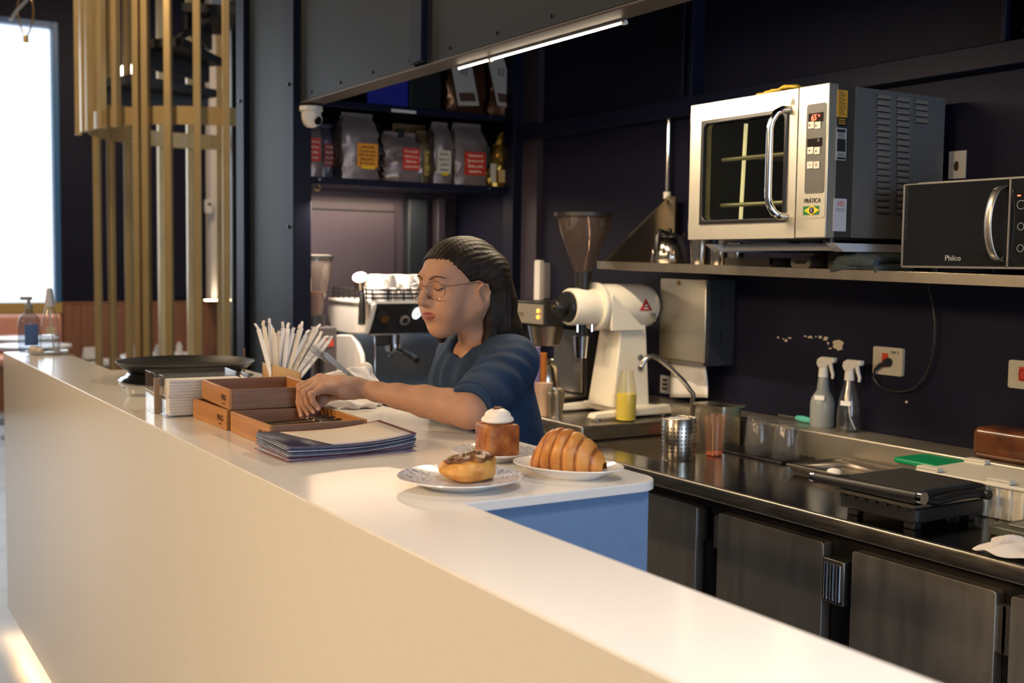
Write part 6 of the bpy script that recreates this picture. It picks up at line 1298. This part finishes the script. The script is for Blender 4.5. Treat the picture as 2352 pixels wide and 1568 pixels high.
# --- hair
hr = SDF((1.215, 2.24, 1.16), (1.60, 2.50, 1.55), .0030)
hell(hr, (-.014, 0, .024), (.103, .082, .079), .01); hell(hr, (-.060, 0, .004), (.054, .070, .066), .03)
hell(hr, (.088, 0, -.044), (.088, .125, .108), .006, 'sub')
for s in (1, -1): hell(hr, (.010, s*.088, -.060), (.040, .034, .062), .010, 'sub')
for y0, y1, x1, z1, r1 in ((-.055, -.070, -.085, -.185, .022), (-.03, -.04, -.115, -.20, .026), (0, .0, -.125, -.205, .028), (.03, .04, -.115, -.20, .026), (.055, .062, -.095, -.19, .022), (.062, .078, -.055, -.18, .018)):
    hr.path([hw(-.055, y0, .01), hw(-.070, y0*1.08, -.06), hw((-.075+x1)/2, (y0+y1)/2, -.12), hw(x1, y1, z1)], [.044, .034, .030, r1*.7], .018)
hr.path([hw(-.035, .066, -.05), hw(-.034, .072, -.10), hw(-.022, .070, -.15), hw(-.004, .060, -.195)], [.020, .020, .019, .007], .012); hr.path([hw(-.07, .055, -.08), hw(-.085, .075, -.14), hw(-.10, .092, -.195), hw(-.125, .10, -.21)], [.03, .026, .016, .006], .015)
hr.path([hw(-.03, -.066, -.04), hw(-.014, -.072, -.09), hw(.012, -.068, -.125), hw(.020, -.062, -.145)], [.022, .020, .018, .008], .012)
def strands(X, Y, Z):
    lx0, ly0, lz = HC[0]-X, HC[1]-Y, Z-HC[2]; lx, ly = lx0*cos(hy_)+ly0*sin(hy_), ly0*cos(hy_)-lx0*sin(hy_); ph = np.arctan2(lz+.06, ly+0*X); cap = np.clip((lz+.02)/.05, 0, 1)
    a = np.sin(70*ph+14*lx)+.7*np.sin(131*ph-20*lx); b = np.sin(300*ly+160*lx+6*lz)+.7*np.sin(520*ly-330*lx+4*lz); return .0009*(cap*a+(1-cap)*b)
hr.ripple(strands)
np_obj('hair', [hr.mesh()], HAIRM, body, smooth_it=1)
# --- t-shirt
ts_ = SDF((1.16, 2.03, .80), (1.68, 2.78, 1.345), .0045)
ts_.ell((1.405, 2.40, 1.165), (.112, .165, .132), .04); ts_.ell((1.44, 2.41, 1.03), (.125, .165, .16), .06); ts_.ell((1.47, 2.42, .89), (.135, .185, .12), .06)
ts_.cone((1.415, 2.30, 1.235), (1.42, 2.50, 1.235), .066, .066, .04); ts_.ell((1.435, 2.40, 1.245), (.072, .12, .055), .04)
sl_end = SH+(EL-SH)*.92
ts_.cone(SH+np.array([0, 0, .002]), sl_end, .062, .058, .035); ts_.cone(SR_+np.array([0, 0, .0]), SR_+(ER_-SR_)*.75, .064, .060, .035)
ts_.cone((1.365, 2.38, 1.33), (1.388, 2.383, 1.235), .062, .052, .012, 'sub')
ax_ = (EL-SH)/np.linalg.norm(EL-SH); cpt = SH+(EL-SH)*.93; ts_.cone(cpt+ax_*.11, cpt+ax_*.30, .105, .12, .008, 'sub')
def folds(X, Y, Z):
    near_arm = np.exp(-(((X-1.33)/.10)**2+((Y-2.2)/.10)**2+((Z-1.2)/.08)**2))
    f = .0055*near_arm*np.sin(95*(Z+.6*X)+12*np.sin(14*Y))
    front = np.exp(-(((X-1.31)/.07)**2+((Y-2.38)/.14)**2+((Z-1.14)/.10)**2)); f = f+.0065*front*np.sin(110*(Y-.35*Z+.2*X)+2*np.sin(20*Z))
    sh_ = np.exp(-(((Z-1.26)/.05)**2+((Y-2.28)/.08)**2)); return f+.003*sh_*np.sin(120*X+40*Z)
ts_.ripple(folds)
SHIRT = mat('navy cotton', (.012, .034, .085), .85, var=.25, scale=18, bump=.12, bscale=400)
tso = np_obj('t_shirt', [ts_.mesh()], SHIRT, body, smooth_it=2)
cl = []
for i in range(28):
    a = 2*pi*i/28; cl.append(V((1.384, 2.383, 1.257))+V((.060*cos(a), .060*sin(a), .026*cos(a))))
MB().tube(cl, .0085, 8, close=True, flat=.55).build('collar', SHIRT, tso, w=True)
tso.children[0].location = (0, 0, 0); 
u1 = V(ax_).cross(V((0, 0, 1))).normalized(); u2 = V(ax_).cross(u1); cpt2 = V(SH+(EL-SH)*.90)
MB().tube([cpt2+(u1*cos(a)+u2*sin(a))*.0575 for a in [2*pi*i/28 for i in range(28)]], .0042, 6, close=True).build('sleeve_hem', SHIRT, tso, w=True)
for c_ in tso.children: c_.data.transform(MX.Translation(parent_loc(tso))); c_.location = -parent_loc(tso)+parent_loc(tso)
tr_ = SDF((1.28, 2.14, .05), (1.66, 2.70, .95), .008)
tr_.ell((1.475, 2.42, .87), (.125, .185, .08), .04)
for s in (-1, 1): tr_.path([(1.475, 2.42+s*.085, .84), (1.46, 2.42+s*.09, .47), (1.49, 2.42+s*.095, .10)], [.096, .072, .06], .03)
np_obj('trousers', [tr_.mesh()], mat('black trousers', (.012, .012, .015), .8), body)
for s in (-1, 1):
    sh = SDF((1.27, 2.42+s*.10-.07, -.005), (1.58, 2.42+s*.10+.07, .15), .006); sh.cone((1.51, 2.42+s*.095, .05), (1.335, 2.42+s*.105, .042), .046, .041, .02); np_obj('shoe', [sh.mesh()], BLACK, body)
# --- eyeglasses
gl = thing('eyeglasses', 'thin gold wire eyeglasses worn by the person behind the bar', 'glasses', hw(.106, 0, -.004)); GW = mat('gold wire', (.62, .48, .34), .22, 1)
for s in (1, -1):
    O = []
    for i in range(32):
        a = 2*pi*i/32; r = 1/max(abs(cos(a)), abs(sin(a)), abs(cos(a-pi/4)), abs(sin(a-pi/4)))**.45
        O.append(V(hw(.1085-.012*((.0385+.0265*r*cos(a))/.060)**2, s*(.0385+.0265*r*cos(a)), -.007+.0205*r*sin(a))))
    MB().tube(O, .0008, 6, close=True).build('rim', GW, gl, w=True)
    c = sum(O, V((0, 0, 0)))/32; MB().add([c]+O, [(0, i+1, (i+1) % 32+1) for i in range(32)]).build('lens', thin('spectacle lens', (.995, .995, .995), 1.25), gl, w=True)
    MB().tube([hw(.095, s*.066, .002), hw(.06, s*.074, .0), hw(.010, s*.081, -.003), hw(-.012, s*.083, -.008), hw(-.028, s*.078, -.030)], .0010, 6).build('temple', GW, gl, w=True)
    MB().ball(hw(.100, s*.010, -.012), (.0025, .002, .004), 8, 6).build('nose_pad', CLEARP, gl, w=True)
MB().tube([hw(.107, -.0115, .002), hw(.1095, 0, .005), hw(.107, .0115, .002)], .0009, 6).build('bridge', GW, gl, w=True)

# --- white napkin bundle round the fork and knife
nk_ = SDF((1.03, 2.58, CT), (1.34, 2.86, 1.22), .0035)
def WN(px, py, Y): return at(px, py, Y=Y)
nk_.cone(WN(770, 872, 2.73), WN(820, 885, 2.72), .020, .030, .02); nk_.cone(WN(820, 885, 2.72), WN(858, 892, 2.71), .030, .020, .02); nk_.cone(WN(800, 880, 2.73), WN(838, 848, 2.73), .026, .014, .014)
nk_.cone(WN(838, 852, 2.73), WN(866, 890, 2.72), .013, .014, .012); nk_.cone(WN(752, 872, 2.74), WN(800, 868, 2.735), .010, .022, .02)
nk_.ell((1.17, 2.71, CT+.012), (.075, .06, .014), .03); nk_.ell((1.20, 2.66, CT+.008), (.06, .04, .010), .02)
nk_.ripple(lambda X, Y, Z: .0035*np.sin(120*X+60*Z+20*np.sin(9*Y))+.0025*np.sin(150*Y-90*Z))
nko = np_obj('cloth_napkin', [nk_.mesh()], mat('white linen', (.70, .68, .70), .9, bump=.15, scale=160), smooth_it=2)
base(nko, (1.17, 2.71, CT)); tag(nko, 'white cloth napkin bundled around the fork and knife', 'napkin')
hm_ = [V((1.13+.012*i, 2.632+.006*sin(i), CT+.003+.0015*(i % 2))) for i in range(8)]
MB().tube(hm_, .0022, 6).build('hem', MATS['white linen'], nko, w=True)
